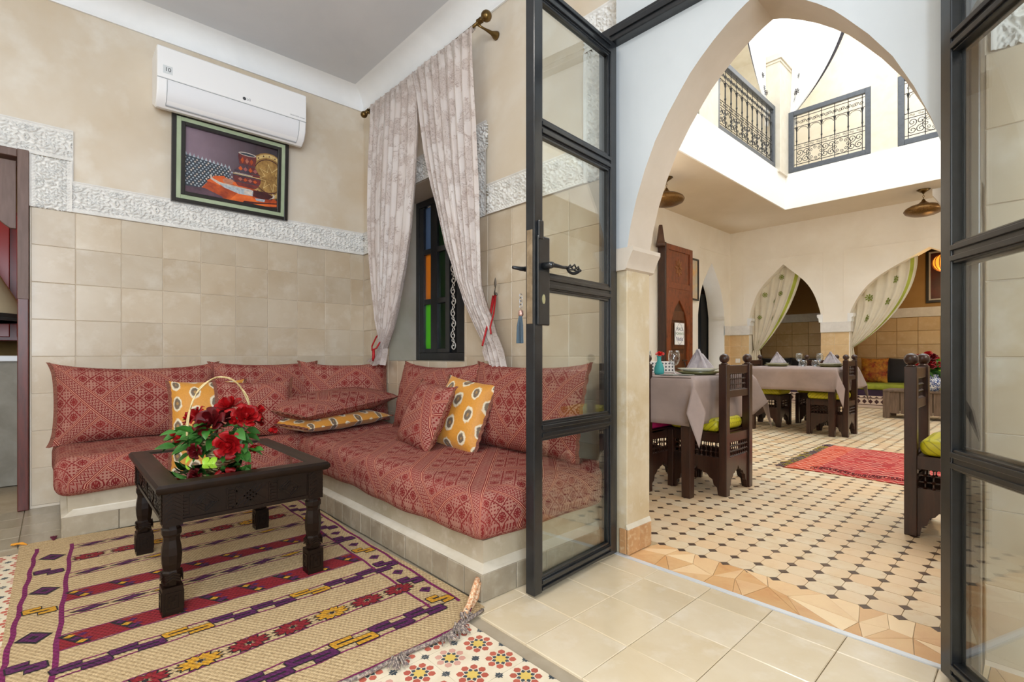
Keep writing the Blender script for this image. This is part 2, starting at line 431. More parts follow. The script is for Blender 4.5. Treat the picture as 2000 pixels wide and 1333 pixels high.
# floor of the room: screed + patterned cement tiles + threshold tiles + plain tiles
floor = struct('floor', 'room floor of star-patterned cement tiles with plain beige tiles at the doors', 'floor')
MB().box(-6.4, -2.1, -.2, 2.0, 2.30, -.008).build('screed', m_grout, floor)
def cement_tile():
    """2 x 2 stars of eight red petals round a yellow eight-pointed star, slate stars between"""
    mb = MB(); P = .104; z = 0.0
    def poly(pts, mi, zz): mb.add([(x, y, zz) for x, y in pts], [tuple(range(len(pts)))], mi)
    h = P-.0006
    mb.box(-h, -h, -.008, h, h, 0, 0)
    for i in (-.5, .5):
        for j in (-.5, .5):
            cx, cy = i*P, j*P
            ri = 4 if (i > 0 and j < 0) else 1
            for k in range(8):
                a = k*pi/4
                def q(r, t): return (cx+r*P*cos(a+t), cy+r*P*sin(a+t))
                poly([q(.22, 0), q(.30, -.33), q(.39, -.24), q(.44, 0), q(.39, .24), q(.30, .33)], ri, .0003)
                b = a+pi/8
                def q2(r, t): return (cx+r*P*cos(b+t), cy+r*P*sin(b+t))
                poly([q2(.12, -.1), q2(.205, -.30), q2(.27, 0), q2(.205, .30), q2(.12, .1)], 2, .0002)
            poly([(cx+P*(.195 if k % 2 == 0 else .135)*cos(k*pi/8), cy+P*(.195 if k % 2 == 0 else .135)*sin(k*pi/8)) for k in range(16)], 3, .0004)
    for cx, cy in [(0, 0), (-1, 0), (0, -1), (1, 0), (0, 1), (-1, -1), (1, 1), (-1, 1), (1, -1)]:
        X, Y = cx*P, cy*P; pts = []
        for k in range(16):
            a = k*pi/8; r = (.15 if k % 4 == 0 else .12) if k % 2 == 0 else .088
            x, y = X+P*r*cos(a), Y+P*r*sin(a)
            pts.append((max(-h, min(h, x)), max(-h, min(h, y))))
        poly(pts, 2, .0003)
    return mb.mesh('tile', m_cem, fix=False)
cem = cement_tile()
def rug_hides(x, y): return -3.0 < x < -1.55 and .2 < y < .85
for i in range(-18, 8):
    for j in range(-6, 6):
        x, y = -1.1245+i*.208, .8985+j*.208-.208*0
        if x < -3.12 or x > .7 or y > 1.06 or rug_hides(x, y): continue
        if y > .85 and x < -1.45: continue
        if x < -1.36 and y > 1.0: continue
        put('tile', cem, floor, mat=Matrix.Translation((x, y, random.uniform(-.0006, .0004)))@Matrix.Rotation(random.choice([0, pi/2, pi, -pi/2]), 4, 'Z'))
tiles(floor, (0, 0, -.008), (1, 0, 0), (0, 1, 0), (0, 0, 1), (-1.37, 1.056, .9, 1.825), (.2185, .2175), (-1.077, 1.272), m_threshold, t=.008, gap=.0018, jit=.0004)
tiles(floor, (0, 0, -.008), (1, 0, 0), (0, 1, 0), (0, 0, 1), (-3.95, -1.2, -3.20, .03), (.19, .38), (-3.20, -.12), m_plainfl, t=.0075, gap=.003, jit=.0004)
MB().box(-1.30, 1.826, -.01, -.15, 1.846, .003).build('threshold_strip', m_strip, floor)
tag(floor, floor['label'], 'floor', kind='structure')

# left wall: doorway at its near end, tiled dado, carved band stepping up over the doorway
wl = struct('wall_left', 'beige plaster wall behind the long sofa, tiled below a carved white band', 'wall')
b = MB(); b.box(XA-.3, -.10, 0, XA-.002, 2.30, 3.2); b.box(XA-.3, -1.3, 2.05, XA-.002, -.10, 3.2); b.box(XA-.3, -2.1, 0, XA-.002, -1.3, 3.2)
b.build('plaster', m_wallup, wl)
tiles(wl, (XA-.006, 0, 0), (0, 1, 0), (0, 0, 1), (1, 0, 0), (-.095, .015, YB-.002, 1.735), (.2155, .215), (.097, .015), m_walltile, t=.008, gap=.0022, jit=.0006)
# window wall
wb = struct('wall_back', 'beige plaster wall with the deep curtained window beside the glass doors', 'wall')
RX0, RX1, RZ0, RZ1 = -3.52, -2.54, .84, 2.13
b = MB(); Y0, Y1 = YB+.002, 2.26
b.box(XA-.3, Y0, 0, RX0, Y1, 3.2); b.box(RX1, Y0, 0, -1.45, Y1, 3.2); b.box(RX0, Y0, 0, RX1, Y1, RZ0); b.box(RX0, Y0, RZ1, RX1, Y1, 3.2)
b.box(-1.45, Y0, 0, -1.30, 2.02, 3.2); b.box(-1.30, Y0, 2.36, -.17, 2.02, 3.2); b.box(-.17, Y0, 0, 1.9, 2.2, 3.2)
b.build('plaster', m_wallup, wb)
dado = [(-2.5+.0, 1.735, -1.43, 1.735)]
tiles(wb, (0, YB+.006, 0), (1, 0, 0), (0, 0, 1), (0, -1, 0), (XA+.002, .015, -1.37, 1.735), (.2155, .215), (-2.09, .015), m_walltile, t=.008, gap=.0022, jit=.0006, holes=[(RX0, RZ0, RX1, 1.74)])
tiles(wb, (0, YB+.006, 0), (1, 0, 0), (0, 0, 1), (0, -1, 0), (-.115, .015, 1.85, 1.735), (.2155, .215), (-.115, .015), m_walltile, t=.008, gap=.0022, jit=.0006)
b = MB(); b.box(RX0-.001, YB+.002, RZ0-.01, RX0+.004, Y1, RZ1); b.box(RX0, YB+.002, RZ0-.02, RX1, Y1, RZ0+.002); b.box(RX1-.004, YB+.002, RZ0, RX1+.001, Y1, RZ1)
b.build('window_reveal', m_reveal, wb)
# walls that close the room behind the camera
wr = struct('wall_right', 'plain beige plaster wall on the right of the room', 'wall'); MB().box(1.9, -2.1, 0, 2.1, 2.2, 3.2).build('plaster', m_wallup, wr)
wf = struct('wall_front', 'plain beige plaster wall behind the viewer', 'wall'); MB().box(-4.25, -2.3, 0, 2.1, -2.1, 3.2).build('plaster', m_wallup, wf)
ce = struct('ceiling', 'smooth grey painted ceiling of the sitting room', 'ceiling'); MB().box(-4.3, -2.3, 3.085, 2.1, 2.1, 3.25).build('plaster', m_ceil, ce)
# white coves between wall and ceiling
def cove(name, label, x0, y0, x1, y1, nrm, mat=m_cove):
    r = struct(name, label, 'cove'); mb = MB(); prof = [(0, 2.952), (.012, 2.952), (.014, 2.985)]
    for k in range(9):
        t = k/8*pi/2; prof.append((.014+.13*(1-cos(t)), 2.965+.12*sin(t)))
    prof += [(.16, 3.092), (0, 3.092)]
    n = len(prof); L = []
    for (x, y) in ((x0, y0), (x1, y1)): L += [(x+nrm[0]*a, y+nrm[1]*a, z) for a, z in prof]
    mb.add(L, [(i, (i+1) % n, n+(i+1) % n, n+i) for i in range(n)]+[tuple(range(n)), tuple(range(n, 2*n))])
    mb.build('cove', mat, r, auto=50); return r
cove('trim_1', 'white cove along the top of the wall with the air conditioner', XA, -2.1, XA, YB+.01, (1, 0))
cove('trim_2', 'white cove along the top of the window wall', XA, YB, 1.9, YB, (0, -1))
# carved plaster bands
def relief_me(L=.20, H=.185, n=60):
    def hgt(u, v):
        if v < .045 or v > .955: return .012
        if v < .13 or v > .87:
            vv = (v-.0875)/.0425 if v < .5 else (v-.9125)/.0425
            return .004+.006*max(0, 1-abs(vv))*(.5+.5*sin(2*pi*(u*9+vv*.5)))
        x, y = (u-.5)*2, (v-.5)/.37; r = hypot(x, y); th = atan2(y, x)
        def ridge(a, w): d = abs(a-round(a)); return max(0, 1-(d/w)**2)
        if r < .98:
            f = r*3.1+.42*cos(8*th)*(1-.5*r); h = ridge(f, .2)
            h = max(h, ridge(4*th/pi+.9*r, .13)*(.6 if .25 < r < .8 else .2))
        else:
            X, Y = abs(x)-1.0, abs(y)-1.0; h = ridge(hypot(X, Y)*3.4+.5*sin(5*atan2(Y, X)+3), .22)
        h = max(h, .8*ridge(x*2.3+.6*sin(y*5), .12)*(.7 if r > .5 else 0))
        return -.004+.017*min(1, h*1.15)
    return MB().grid(lambda u, v: ((u-.5)*L, (v-.5)*H, hgt(u, v)), n, int(n*.95)).mesh('carved_panel', m_carve, smooth=True, fix=False)
rel = relief_me()
def band(parent, p0, p1, n, width=.185):
    """band of repeated cast panels from p0 to p1 (centre line) on a wall with normal n"""
    p0, p1, n = Vector(p0), Vector(p1), Vector(n); d = p1-p0; L = d.length; u = d/L; v = n.cross(u)
    k = max(1, round(L/.2)); w = L/k
    for i in range(k):
        m = frame_mat(p0+u*(w*(i+.5)), u, v, n)@Matrix.Diagonal((w/.2, width/.185, 1, 1))
        put('carved_panel', rel, parent, mat=m)
t3 = struct('trim_3', 'carved white plaster band on the wall below the painting, stepping up over the doorway', 'plaster band')
X = XA+.003
for p0, p1 in (((X, .082, 1.828), (X, YB-.004, 1.828)), ((X, -.01, 1.735), (X, -.01, 2.035)), ((X, -1.5, 2.128), (X, .082, 2.128))): band(t3, p0, p1, (1, 0, 0), .184)
MB().box(XA-.01, .078, 1.735, XA+.010, YB-.003, 1.740).box(XA-.01, .082, 1.92, XA+.010, .087, 2.22).build('edge_bead', m_carve, t3)
t4 = struct('trim_4', 'carved white plaster band framing the window and the doorway', 'plaster band')
Y = YB-.003
for p0, p1 in (((RX0-.22+.0, Y, 1.828), (XA+.015, Y, 1.828)), ((-3.74, Y, 1.92), (-3.74, Y, 2.13)), ((-2.305, Y, 2.222), (-3.83, Y, 2.222)), ((-2.40, Y, 1.735), (-2.40, Y, 2.13)),
               ((-1.56, Y, 1.828), (-2.305, Y, 1.828)), ((-1.464, Y, 1.735), (-1.464, Y, 2.375)), ((.08, Y, 2.468), (-1.555, Y, 2.468)), ((-.01, Y, 1.735), (-.01, Y, 2.375)), ((1.85, Y, 1.828), (.085, Y, 1.828))):
    band(t4, p0, p1, (0, -1, 0), .184)

# ------------------------------------------------------------------ arch wall in the doorway
wa = struct('wall_arch', 'white pointed arch on plastered pillars standing in the doorway', 'arch')
AC = -.71; AY0, AY1 = 1.848, 2.03
half = [(0, 2.175), (.03, 2.163), (.06, 2.147), (.10, 2.122), (.15, 2.086), (.2, 2.043), (.245, 1.999), (.28, 1.955), (.34, 1.875), (.40, 1.78), (.45, 1.67), (.49, 1.56), (.52, 1.45), (.538, 1.35)]
inner = [(AC-x, z) for x, z in reversed(half)]+[(AC+x, z) for x, z in half[1:]]
outer = [(-1.305, 1.35), (-1.305, 2.9), (-.115, 2.9), (-.115, 1.35)]
mb = MB(); n = len(inner)
for yy in (AY0, AY1):
    k = n//2
    mb.add([(x, yy, z) for x, z in inner[:k+1]+[(AC, 2.9), (-1.305, 2.9), (-1.305, 1.35)]], [tuple(range(k+4))], 0)
    mb.add([(x, yy, z) for x, z in inner[k:]+[(-.115, 1.35), (-.115, 2.9), (AC, 2.9)]], [tuple(range(n-k+3))], 0)
mb.build('spandrel', m_spandrel, wa)
mb = MB()
vs = [(x, AY0, z) for x, z in inner]+[(x, AY1, z) for x, z in inner]
mb.add(vs, [(i, i+1, n+i+1, n+i) for i in range(n-1)]); mb.build('soffit', m_soffit, wa, auto=35)
for sx, xo, xi in ((0, -1.305, -1.248), (1, -.115, -.172)):
    q = (min(xo, xi), max(xo, xi)); s_ = 1 if sx == 0 else -1
    MB().box(q[0], AY0, 0, q[1], AY1, 1.27).build('pillar', m_stone, wa, bevel=.004)
    # capital: coved impost
    pr = [(xi, 1.255), (xi+s_*.012, 1.262), (xi+s_*.014, 1.275), (xi+s_*.020, 1.29), (xi+s_*.034, 1.318), (xi+s_*.044, 1.335), (xi+s_*.044, 1.352), (xo, 1.352), (xo, 1.255)]
    MB().prism(pr, AY0-.022, AY1+.02).build('capital', m_soffit, wa, auto=30)
    for yy in (AY0-.004, ):
        tiles(wa, (0, AY0-.001, 0), (1, 0, 0), (0, 0, 1), (0, -1, 0), (q[0]+.02*(sx == 0), .004, q[1]-.02*(sx == 1), .115), (.2, .115), (q[0], .002), m_base, t=.008)
    tiles(wa, (xi, 0, 0), (0, 1, 0), (0, 0, 1), (s_, 0, 0), (AY0-.004, .004, AY1, .115), (.094, .115), (AY0-.006, .002), m_base, t=.010, gap=.002)
    MB().prism([(xi-s_*.001, .115), (xi+s_*.010, .115), (xi, .135), (xi-s_*.001, .135)], AY0-.008, AY1).build('base_fillet', m_ledge, wa)

# ------------------------------------------------------------------ steel frame and glazed doors
fr_ = struct('door_1', 'black steel frame fixed around the arched doorway', 'door frame')
b = MB(); b.box(-1.365, 1.80, 0, -1.305, 1.935, 2.33); b.build('post', m_steel, fr_, bevel=.004)
b = MB(); b.box(-.175+.0, 1.80, 0, -.115, 1.935, 2.33); b.build('post', m_steel, fr_, bevel=.004)
b = MB(); b.box(-1.305, 1.80, 2.262, -.175, 1.90, 2.33); b.build('lintel', m_steel, fr_, bevel=.004)
b = MB(); b.box(-1.305, 1.792, 2.285, -.175, 1.80, 2.31).box(-1.305, 1.86, 2.235, -.175, 1.90, 2.262); b.build('stop_bead', m_steel, fr_, bevel=.002)
def leaf(name, label, hinge, ang, w, lock):
    """leaf in local x (hinge -> free end), y thickness"""
    r = struct(name, label, 'door', hinge); r.rotation_euler = (0, 0, ang)
    T = .021; H = 2.25; st = .045
    rails = [(.015, .062), (.575, .630), (1.125, 1.180), (1.690, 1.745), (2.190, 2.250)]
    for x0, x1 in ((0, st), (w-st, w)): MB().box(x0, -T, .012, x1, T, H).build('stile', m_steel, r, bevel=.003)
    for z0, z1 in rails:
        mb = MB(); mb.box(st, -T*.8, z0, w-st, T*.8, z1); h = z1-z0
        for sg in (-1, 1):
            y0, y1 = sorted((sg*T*.8, sg*T*1.15)); mb.box(st, y0, z0+h*.10, w-st, y1, z0+h*.36); mb.box(st, y0, z0+h*.62, w-st, y1, z0+h*.88)
        mb.build('rail', m_steel, r, bevel=.0015)
    for (a, c), (d, e) in zip(rails[:-1], rails[1:]):
        MB().box(st-.004, -.003, c-.004, w-st+.004, .003, d+.004).build('glass_pane', m_glass, r)
        mb = MB(); x0, x1, z0, z1 = st, w-st, c, d
        for sg in (-1,):
            y0, y1 = .004, .014
            mb.box(x0, y0, z0, x0+.009, y1, z1).box(x1-.009, y0, z0, x1, y1, z1).box(x0, y0, z0, x1, y1, z0+.009).box(x0, y0, z1-.009, x1, y1, z1)
        mb.build('glazing_bead', m_steel, r, bevel=.001)
    for z in ((.25, 1.15, 2.0) if lock else ()): MB().lathe([(.009, 0), (.009, .09)], 10, (-.008, -T, z)).build('hinge', m_steel, r)
    if lock:
        s_ = -1 if lock > 0 else 1
        MB().box(w-.078, T+.0, .99, w-.012, T+.009, 1.315).build('lock_plate', m_steel, r, bevel=.005)
        MB().box(w-.040, T+.0, 1.30, w-.014, T+.012, 1.37).build('lock_plate', m_steel, r, bevel=.004)
        MB().box(w-.001, -.014, .995, w+.003, .012, 1.335).build('strike_plate', M('aged brass plate', '#a39076', '#7e6c55', rough=.4, metal=.5, scale=20), r, bevel=.001)
        hd = MB(); hd.lathe([(.013, 0), (.013, .035), (.010, .045)], 12, (w-.040, T+.009, 1.205), ax='y'); hd.build('spindle', m_steel, r, smooth=True)
        y = T+.05
        hd = MB(); hd.tube([(w-.04, y-.01, 1.205), (w-.055, y, 1.205), (w-.10, y, 1.204), (w-.13, y, 1.206)], [.010, .008, .006, .006], 8); 
        for k in range(6):
            pts = []
            for q in range(15):
                t = q/14; rr = .016*sin(pi*t)**.8+.002; a = k*pi/3+t*2.6
                pts.append((w-.13-.075*t, y+rr*cos(a), 1.205+rr*sin(a)))
            hd.tube(pts, .0030, 5)
        hd.lathe([(.001, -.008), (.006, -.004), (.006, .004), (.001, .008)], 8, (w-.207, y, 1.205), ax='x')
        h = hd.build('door_handle', m_iron, r, smooth=True)
        hb = MB(); hb.lathe([(.010, 0), (.010, .02), (.008, .04)], 10, (w-.040, -T-.04, 1.205), ax='y'); hb.tube([(w-.04, -T-.035, 1.205), (w-.02, -T-.045, 1.205), (w+.02, -T-.045, 1.205)], [.009, .008, .006], 8); hb.build('door_handle', m_iron, r, smooth=True)
        MB().lathe([(.008, 0), (.008, .003)], 10, (w-.040, T+.009, 1.085), ax='y', sx=1, sy=2.2).build('keyhole', M('worn brass', '#b8b48c', rough=.4, metal=.5), r)
    return r
LA = atan2(1.268-1.815, -1.268+1.305)
leaf('door_2', 'open black steel glazed door leaf with iron handle beside the sofa', (-1.303, 1.815, 0), LA, .553, 1)
leaf('door_3', 'open black steel glazed door leaf at the right edge of the photo', (-.178, 1.80, 0), atan2(-.82, .571), .553, 0)

# ------------------------------------------------------------------ window in the deep recess
wn = struct('window_1', 'dark window with blue, amber and green panes behind the lace curtains', 'window', (0, 2.215, 0))
def fbox(x0, z0, x1, z1, y0=-.03, y1=.03, n='frame', mat=None): return MB().box(x0, y0, z0, x1, y1, z1).build(n, mat or m_steel, wn, bevel=.004)
fbox(RX0+.002, RZ0+.003, RX0+.05, RZ1-.002); fbox(RX1-.05, RZ0+.003, RX1-.002, RZ1-.002); fbox(RX0+.05, RZ0+.003, RX1-.05, RZ0+.06); fbox(RX0+.05, RZ1-.055, RX1-.05, RZ1-.002)
def pane_m(n, c, k):
    m, nt, p = new(n); nt.nodes.remove(p); t = nt.nodes.new('ShaderNodeBsdfTranslucent'); t.inputs[0].default_value = (*srgb(c), 1)
    g = nt.nodes.new('ShaderNodeBsdfGlossy'); g.inputs[1].default_value = .2
    tr = nt.nodes.new('ShaderNodeBsdfTransparent'); tr.inputs[0].default_value = (*srgb(c), 1)
    a = nt.nodes.new('ShaderNodeMixShader'); a.inputs[0].default_value = k; nt.links.new(t.outputs[0], a.inputs[1]); nt.links.new(tr.outputs[0], a.inputs[2])
    b2 = nt.nodes.new('ShaderNodeMixShader'); b2.inputs[0].default_value = .06; nt.links.new(a.outputs[0], b2.inputs[1]); nt.links.new(g.outputs[0], b2.inputs[2])
    nt.links.new(b2.outputs[0], nt.nodes['Material Output'].inputs[0]); return m
pb, pa, pg = pane_m('blue glass', '#8296b4', .25), pane_m('amber glass', '#dcaa58', .25), pane_m('green glass', '#8cd85c', .3); pd_ = pane_m('dark green glass', '#35603a', .3)
pcl = pane_m('frosted glass', '#d8e0e0', .3)
zs = [.93, 1.31, 1.71, 2.07]
for x0, x1 in ((-3.475, -3.41), (-3.31, -3.22), (-3.11, -3.055)): fbox(x0, .90, x1, 2.075, -.025, .02, 'mullion')
fbox(-3.41, .90, -3.11, .935, -.022, .018, 'transom'); fbox(-2.97, .90, -2.59, 2.075, -.02, .01, 'leaf_panel')
for z in (1.31, 1.71): fbox(-3.41, z-.022, -3.11, z+.022, -.022, .018, 'transom')
for i in range(2):
    x0, x1 = (-3.412, -3.308) if i == 0 else (-3.222, -3.108)
    for k, pm in enumerate((pg, pa, pb)): MB().box(x0, -.005, zs[k], x1, .003, zs[k+1]).build('pane', pm if i == 0 else pd_, wn)
MB().box(-3.055, -.002, .9, -2.97, .004, 2.075).build('grille_back', m_black, wn)
def spiral(mb, cx, cz, r0, a0, turns, y=0, rad=.004, sg=1, r1=.15, n=16, nn=4):
    pts = [(cx+r0*(1-(1-r1)*k/n)*cos(a0+sg*turns*2*pi*k/n), y, cz+r0*(1-(1-r1)*k/n)*sin(a0+sg*turns*2*pi*k/n)) for k in range(n+1)]
    mb.tube(pts, rad, nn)
g = MB()
for k in range(14):
    z = .95+k*.083; sx = 1 if k % 2 else -1
    spiral(g, -3.012, z, .034, pi/2, 1.2, -.02, .005, sx); spiral(g, -3.012+sx*.008, z+.042, .022, -pi/2, 1, -.02, .004, -sx)
g.build('grille', M('white scroll grille', '#c8c4be', rough=.5), wn)
# ------------------------------------------------------------------ wooden doorway at the far left and the kitchen behind it
d4 = struct('door_4', 'varnished red-brown wooden door surround with scalloped valance at the left edge', 'door frame')
for y0, y1 in ((-.150, -.103), (-1.30, -1.253)): MB().box(-4.16, y0, 0, -3.925, y1, 2.045).build('post', m_maroon, d4, bevel=.004)
MB().box(-4.14, -1.253, 2.0, -3.928, -.150, 2.045).build('header', m_oldwood, d4, bevel=.004)
MB().box(-3.927, -.150, 1.2, -3.921, -.103, 2.045).build('worn_facing', m_oldwood, d4, bevel=.002)
for sg in (1, -1):
    yc = -.7
    o_ = [(0, 1.985), (.545, 1.985), (.545, 1.60), (.52, 1.60), (.50, 1.615), (.475, 1.64), (.462, 1.69), (.46, 1.75), (.44, 1.79), (.40, 1.815), (.30, 1.83), (.26, 1.80), (.2, 1.86), (.08, 1.88), (0, 1.86)]
    nt_ = [(0, 1.985), (.545, 1.985), (.545, 1.60), (.52, 1.60), (.50, 1.615), (.475, 1.64), (.462, 1.69), (.46, 1.75), (.445, 1.785), (.43, 1.80), (.43, 1.86), (.45, 1.87), (.475, 1.865), (.465, 1.90), (.47, 1.925), (.455, 1.945), (.43, 1.95), (.43, 1.96), (0, 1.96)]
    MB().prism([(yc+sg*a, z) for a, z in nt_], -3.99, -3.965, 'yz').build('valance', m_oldwood, d4, bevel=.003)
    MB().prism([(yc+sg*a, z) for a, z in [(0, 1.96), (.425, 1.96), (.425, 1.95), (.40, 1.93), (.39, 1.88), (.41, 1.84), (.425, 1.82), (.425, 1.80), (.40, 1.815), (.30, 1.83), (.2, 1.86), (0, 1.87)]], -3.99, -3.965, 'yz').build('valance', m_oldwood, d4, bevel=.003)
kr = struct('wall_kitchen', 'ochre and grey wall of the kitchen seen through the left doorway', 'wall')
MB().box(-6.5, -2.1, 0, -6.4, 1.0, 3.2).box(-6.4, .5, 0, -4.25, .6, 3.2).box(-6.4, -2.2, 0, -4.25, -2.1, 3.2).build('plaster', M('ochre kitchen plaster', '#9a7a3c', '#80642e', rough=.7, glob=True), kr)
MB().box(-6.4, -2.1, 2.6, -4.25, .5, 2.7).build('plaster', m_alcove, kr)
lk = area('kitchen_light', (-5.2, -.8, 2.5), (0, 0, 0), .6, .6, 20, (1, .85, .6))
kc = thing('kitchen_counter', 'grey kitchen counter with a pale worktop seen past the left door post', 'counter', (-5.1, -.3, 0))
MB().box(-.35, -1.2, 0, .35, .75, .84).build('body', M('grey plastered counter', '#8f8b80', '#7d786c', rough=.6), kc)
MB().box(-.38, -1.2, .84, .38, .75, .88).build('worktop', M('pale marble', '#c9cbce', rough=.25), kc, bevel=.005)
hd = thing('cooker_hood', 'beige cone-shaped plaster hood over the kitchen counter', 'hood', (-5.25, -.55, 1.18))
MB().lathe([(.40, 0), (.38, .05), (.10, .62), (.10, 1.4)], 24).build('cone', M('beige hood plaster', '#c9bda2', rough=.6), hd, smooth=False, auto=30)
MB().lathe([(.42, -.05), (.43, -.03), (.41, 0), (.38, 0), (.38, -.05)], 24).build('rim', M('dark zinc rim', '#42444a', rough=.3, metal=.6), hd, auto=30)
cb = thing('kitchen_cupboard', 'dark red wooden kitchen cupboard behind the beige hood', 'cupboard', (-5.9, -.2, 1.0))
MB().box(-.2, -.7, 0, .2, .62, 1.05).build('body', M('red lacquer', '#7a1414', '#601010', rough=.35), cb, bevel=.005)
for y in (-.68, -.02): MB().box(.2, y, .03, .215, y+.62, 1.02).build('door', M('red lacquer door', '#8a1b18', rough=.3), cb, bevel=.005)
# ------------------------------------------------------------------ built-in bench
pf = thing('seating_platform', 'low L-shaped built-in bench of beige plaster with tiled foot', 'bench', (0, 0, 0))
b = MB(); b.box(XA+.002, .05, 0, -3.25, YB-.006, .2); b.box(-3.25, 1.155, 0, -1.40, YB-.006, .2); b.build('body', m_platf, pf)
prA = [(0, .098), (-.014, .104), (-.040, .118), (-.05, .135), (-.05, .09)]
pth = [((-3.948, .026), (0, -1)), ((-3.207, .026), (1, -1)), ((-3.207, 1.119), (1, -1)), ((-1.360, 1.119), (1, -1)), ((-1.360, YB-.006), (1, 0))]
b = MB(); n = len(prA); L = []
for (x, y), (nx, ny) in pth: L += [(x+nx*a, y+ny*a, z) for a, z in prA]
b.add(L, [(q*n+i, q*n+(i+1) % n, (q+1)*n+(i+1) % n, (q+1)*n+i) for q in range(4) for i in range(n)])
b.build('ledge', m_ledge, pf)
tiles(pf, (-3.212, 0, 0), (0, 1, 0), (0, 0, 1), (1, 0, 0), (.03, 0, 1.115, .100), (.215, .1), (.03, 0), m_ptile, t=.010)
tiles(pf, (0, 1.124, 0), (1, 0, 0), (0, 0, 1), (0, -1, 0), (-3.21, 0, -1.358, .100), (.105, .1), (-1.358, 0), m_ptile, t=.010)
tiles(pf, (-1.366, 0, 0), (0, 1, 0), (0, 0, 1), (1, 0, 0), (1.115, 0, YB-.004, .100), (.165, .1), (1.118, 0), m_ptile, t=.010)
tiles(pf, (0, .036, 0), (1, 0, 0), (0, 0, 1), (0, -1, 0), (XA, 0, -3.202, .100), (.215, .1), (-3.202, 0), m_ptile, t=.010)
MB().box(-3.25, .05, 0, -3.212, 1.16, .098).box(-3.21, 1.124, 0, -1.366, 1.2, .098).box(-1.42, 1.124, 0, -1.366, YB-.006, .098).box(XA+.002, .036, 0, -3.22, .1, .098).build('foot', m_grout, pf)
# ------------------------------------------------------------------ mattresses and cushions
m_sed = sedari('brick red brocade'); m_ik = ikat('ochre ikat'); m_lace = lace('lace curtain')
m_fringe = M('maroon and cream fringe', '#5a1f1c', '#8a5a44', rough=.8, scale=140, sc=(1, 1, 4))
def wav(s_): 
    return lambda x, y, z: .006*sin(x*7+s_)*cos(y*6+s_*2)+.003*sin(x*19+y*13)
ma = thing('sofa_mattress', 'long brick-red brocade seat mattress below the painting', 'mattress', (-3.545, .93, .201))
rbox(.75, 1.86, .185, .055, .035, bumpf=wav(1)).build('mattress', m_sed, ma, smooth=True, fix=False)
mb_ = thing('sofa_mattress', 'thick brick-red brocade seat mattress in front of the curtained window', 'mattress', (-2.235, 1.50, .201))
rbox(1.78, .83, .19, .065, .035, bumpf=wav(3)).build('mattress', m_sed, mb_, smooth=True, fix=False)
def cushion(name, label, cat, w, h, t, mat, uvo, uvr=0, sag=.09, group=None, fringe=True, ear=.010, seed=0):
    """standing cushion: x width, z height, y thickness; front is -y"""
    r = thing(name, label, cat, group=group); rd = random.Random(seed)
    ph = [rd.uniform(0, 6) for _ in range(4)]
    def outline(u, v):  # u,v in -1..1
        x = w/2*u*(1-.035*(1-v*v)); z = h/2*v*(1-(sag if v > 0 else sag*.25)*(1-abs(u)**2.2))
        x += ear*(abs(u)**6)*(abs(v)**8)*(1 if u > 0 else -1); z += ear*.7*(abs(v)**6)*(abs(u)**8)*(1 if v > 0 else -1)
        return x, z
    def surf(sg):
        def f(a, b):
            u = sin((a*2-1)*pi/2)*.35+(a*2-1)*.65; v = sin((b*2-1)*pi/2)*.35+(b*2-1)*.65
            x, z = outline(u, v); k = max(0, (1-abs(u)**3.2)*(1-abs(v)**3.0))**.52
            wr = .006*sin(v*13+ph[0]+u*3)*max(0, abs(u)-.45)*2+.004*sin(u*9+ph[1])*abs(v)
            return (x, sg*(t/2*k+wr*(1-abs(u)**8)*(1-abs(v)**8)), z+h/2)
        return f
    c, s_ = cos(uvr), sin(uvr)
    def uvf(a, b):
        x, z = (a-.5)*w, (b-.5)*h; return (uvo[0]+c*x-s_*z, uvo[1]+s_*x+c*z)
    mb = MB(); nu, nv = max(14, int(w/.028)), max(12, int(h/.028))
    mb.grid(surf(-1), nu, nv, 0, uvf); mb2 = MB().grid(surf(1), nu, nv, 0, uvf); mb2.f = [f[::-1] for f in mb2.f]
    mb.add(mb2.v, mb2.f, 0, mb2.uv)
    mb.build('cover', mat, r, smooth=True, fix=False)
    if fringe:
        for sg in (-1, 1):
            mb = MB(); N = 44; vs = []
            for i in range(N+1):
                v = -1+2*i/N; x, z = outline(sg, v); wv = .004*sin(i*1.3+ph[2])
                vs += [(x-sg*.004, -.005+wv*.3, z+h/2), (x+sg*.014, wv, z+h/2+.002), (x+sg*.001, .007+wv*.3, z+h/2)]
            fs = []
            for i in range(N):
                a = i*3; fs += [(a, a+1, a+4, a+3), (a+1, a+2, a+5, a+4), (a+2, a, a+3, a+5)]
            mb.add(vs, fs); mb.build('fringe', m_fringe, r)
    return r
def place(r, x, y, z, rz, tilt=0, roll=0):
    """rz: direction faced by the front (-y local), tilt leans the top back"""
    m = Matrix.Translation((x, y, z))@Matrix.Rotation(rz, 4, 'Z')@Matrix.Rotation(roll, 4, 'Y')@Matrix.Rotation(-tilt, 4, 'X')
    r.matrix_basis = m; return r
A90 = pi/2
g_ = 'large brocade back cushions along the two walls'
place(cushion('back_cushion', 'wide brick-red brocade back cushion at the left end of the sofa', 'cushion', .80, .455, .19, m_sed, (.17, .10), sag=.13, ear=.018, group=g_, seed=1), -3.72, .40, .385, A90, radians(14))
place(cushion('back_cushion', 'brick-red brocade back cushion in the middle of the wall under the painting', 'cushion', .70, .46, .19, m_sed, (.55, .10), group=g_, seed=2), -3.73, 1.13, .385, A90, radians(13))
place(cushion('back_cushion', 'brick-red brocade back cushion standing across the corner of the sofa', 'cushion', .62, .46, .18, m_sed, (.92, .05), sag=.14, group=g_, seed=3), -3.585, 1.61, .385, A90-.36, radians(12))
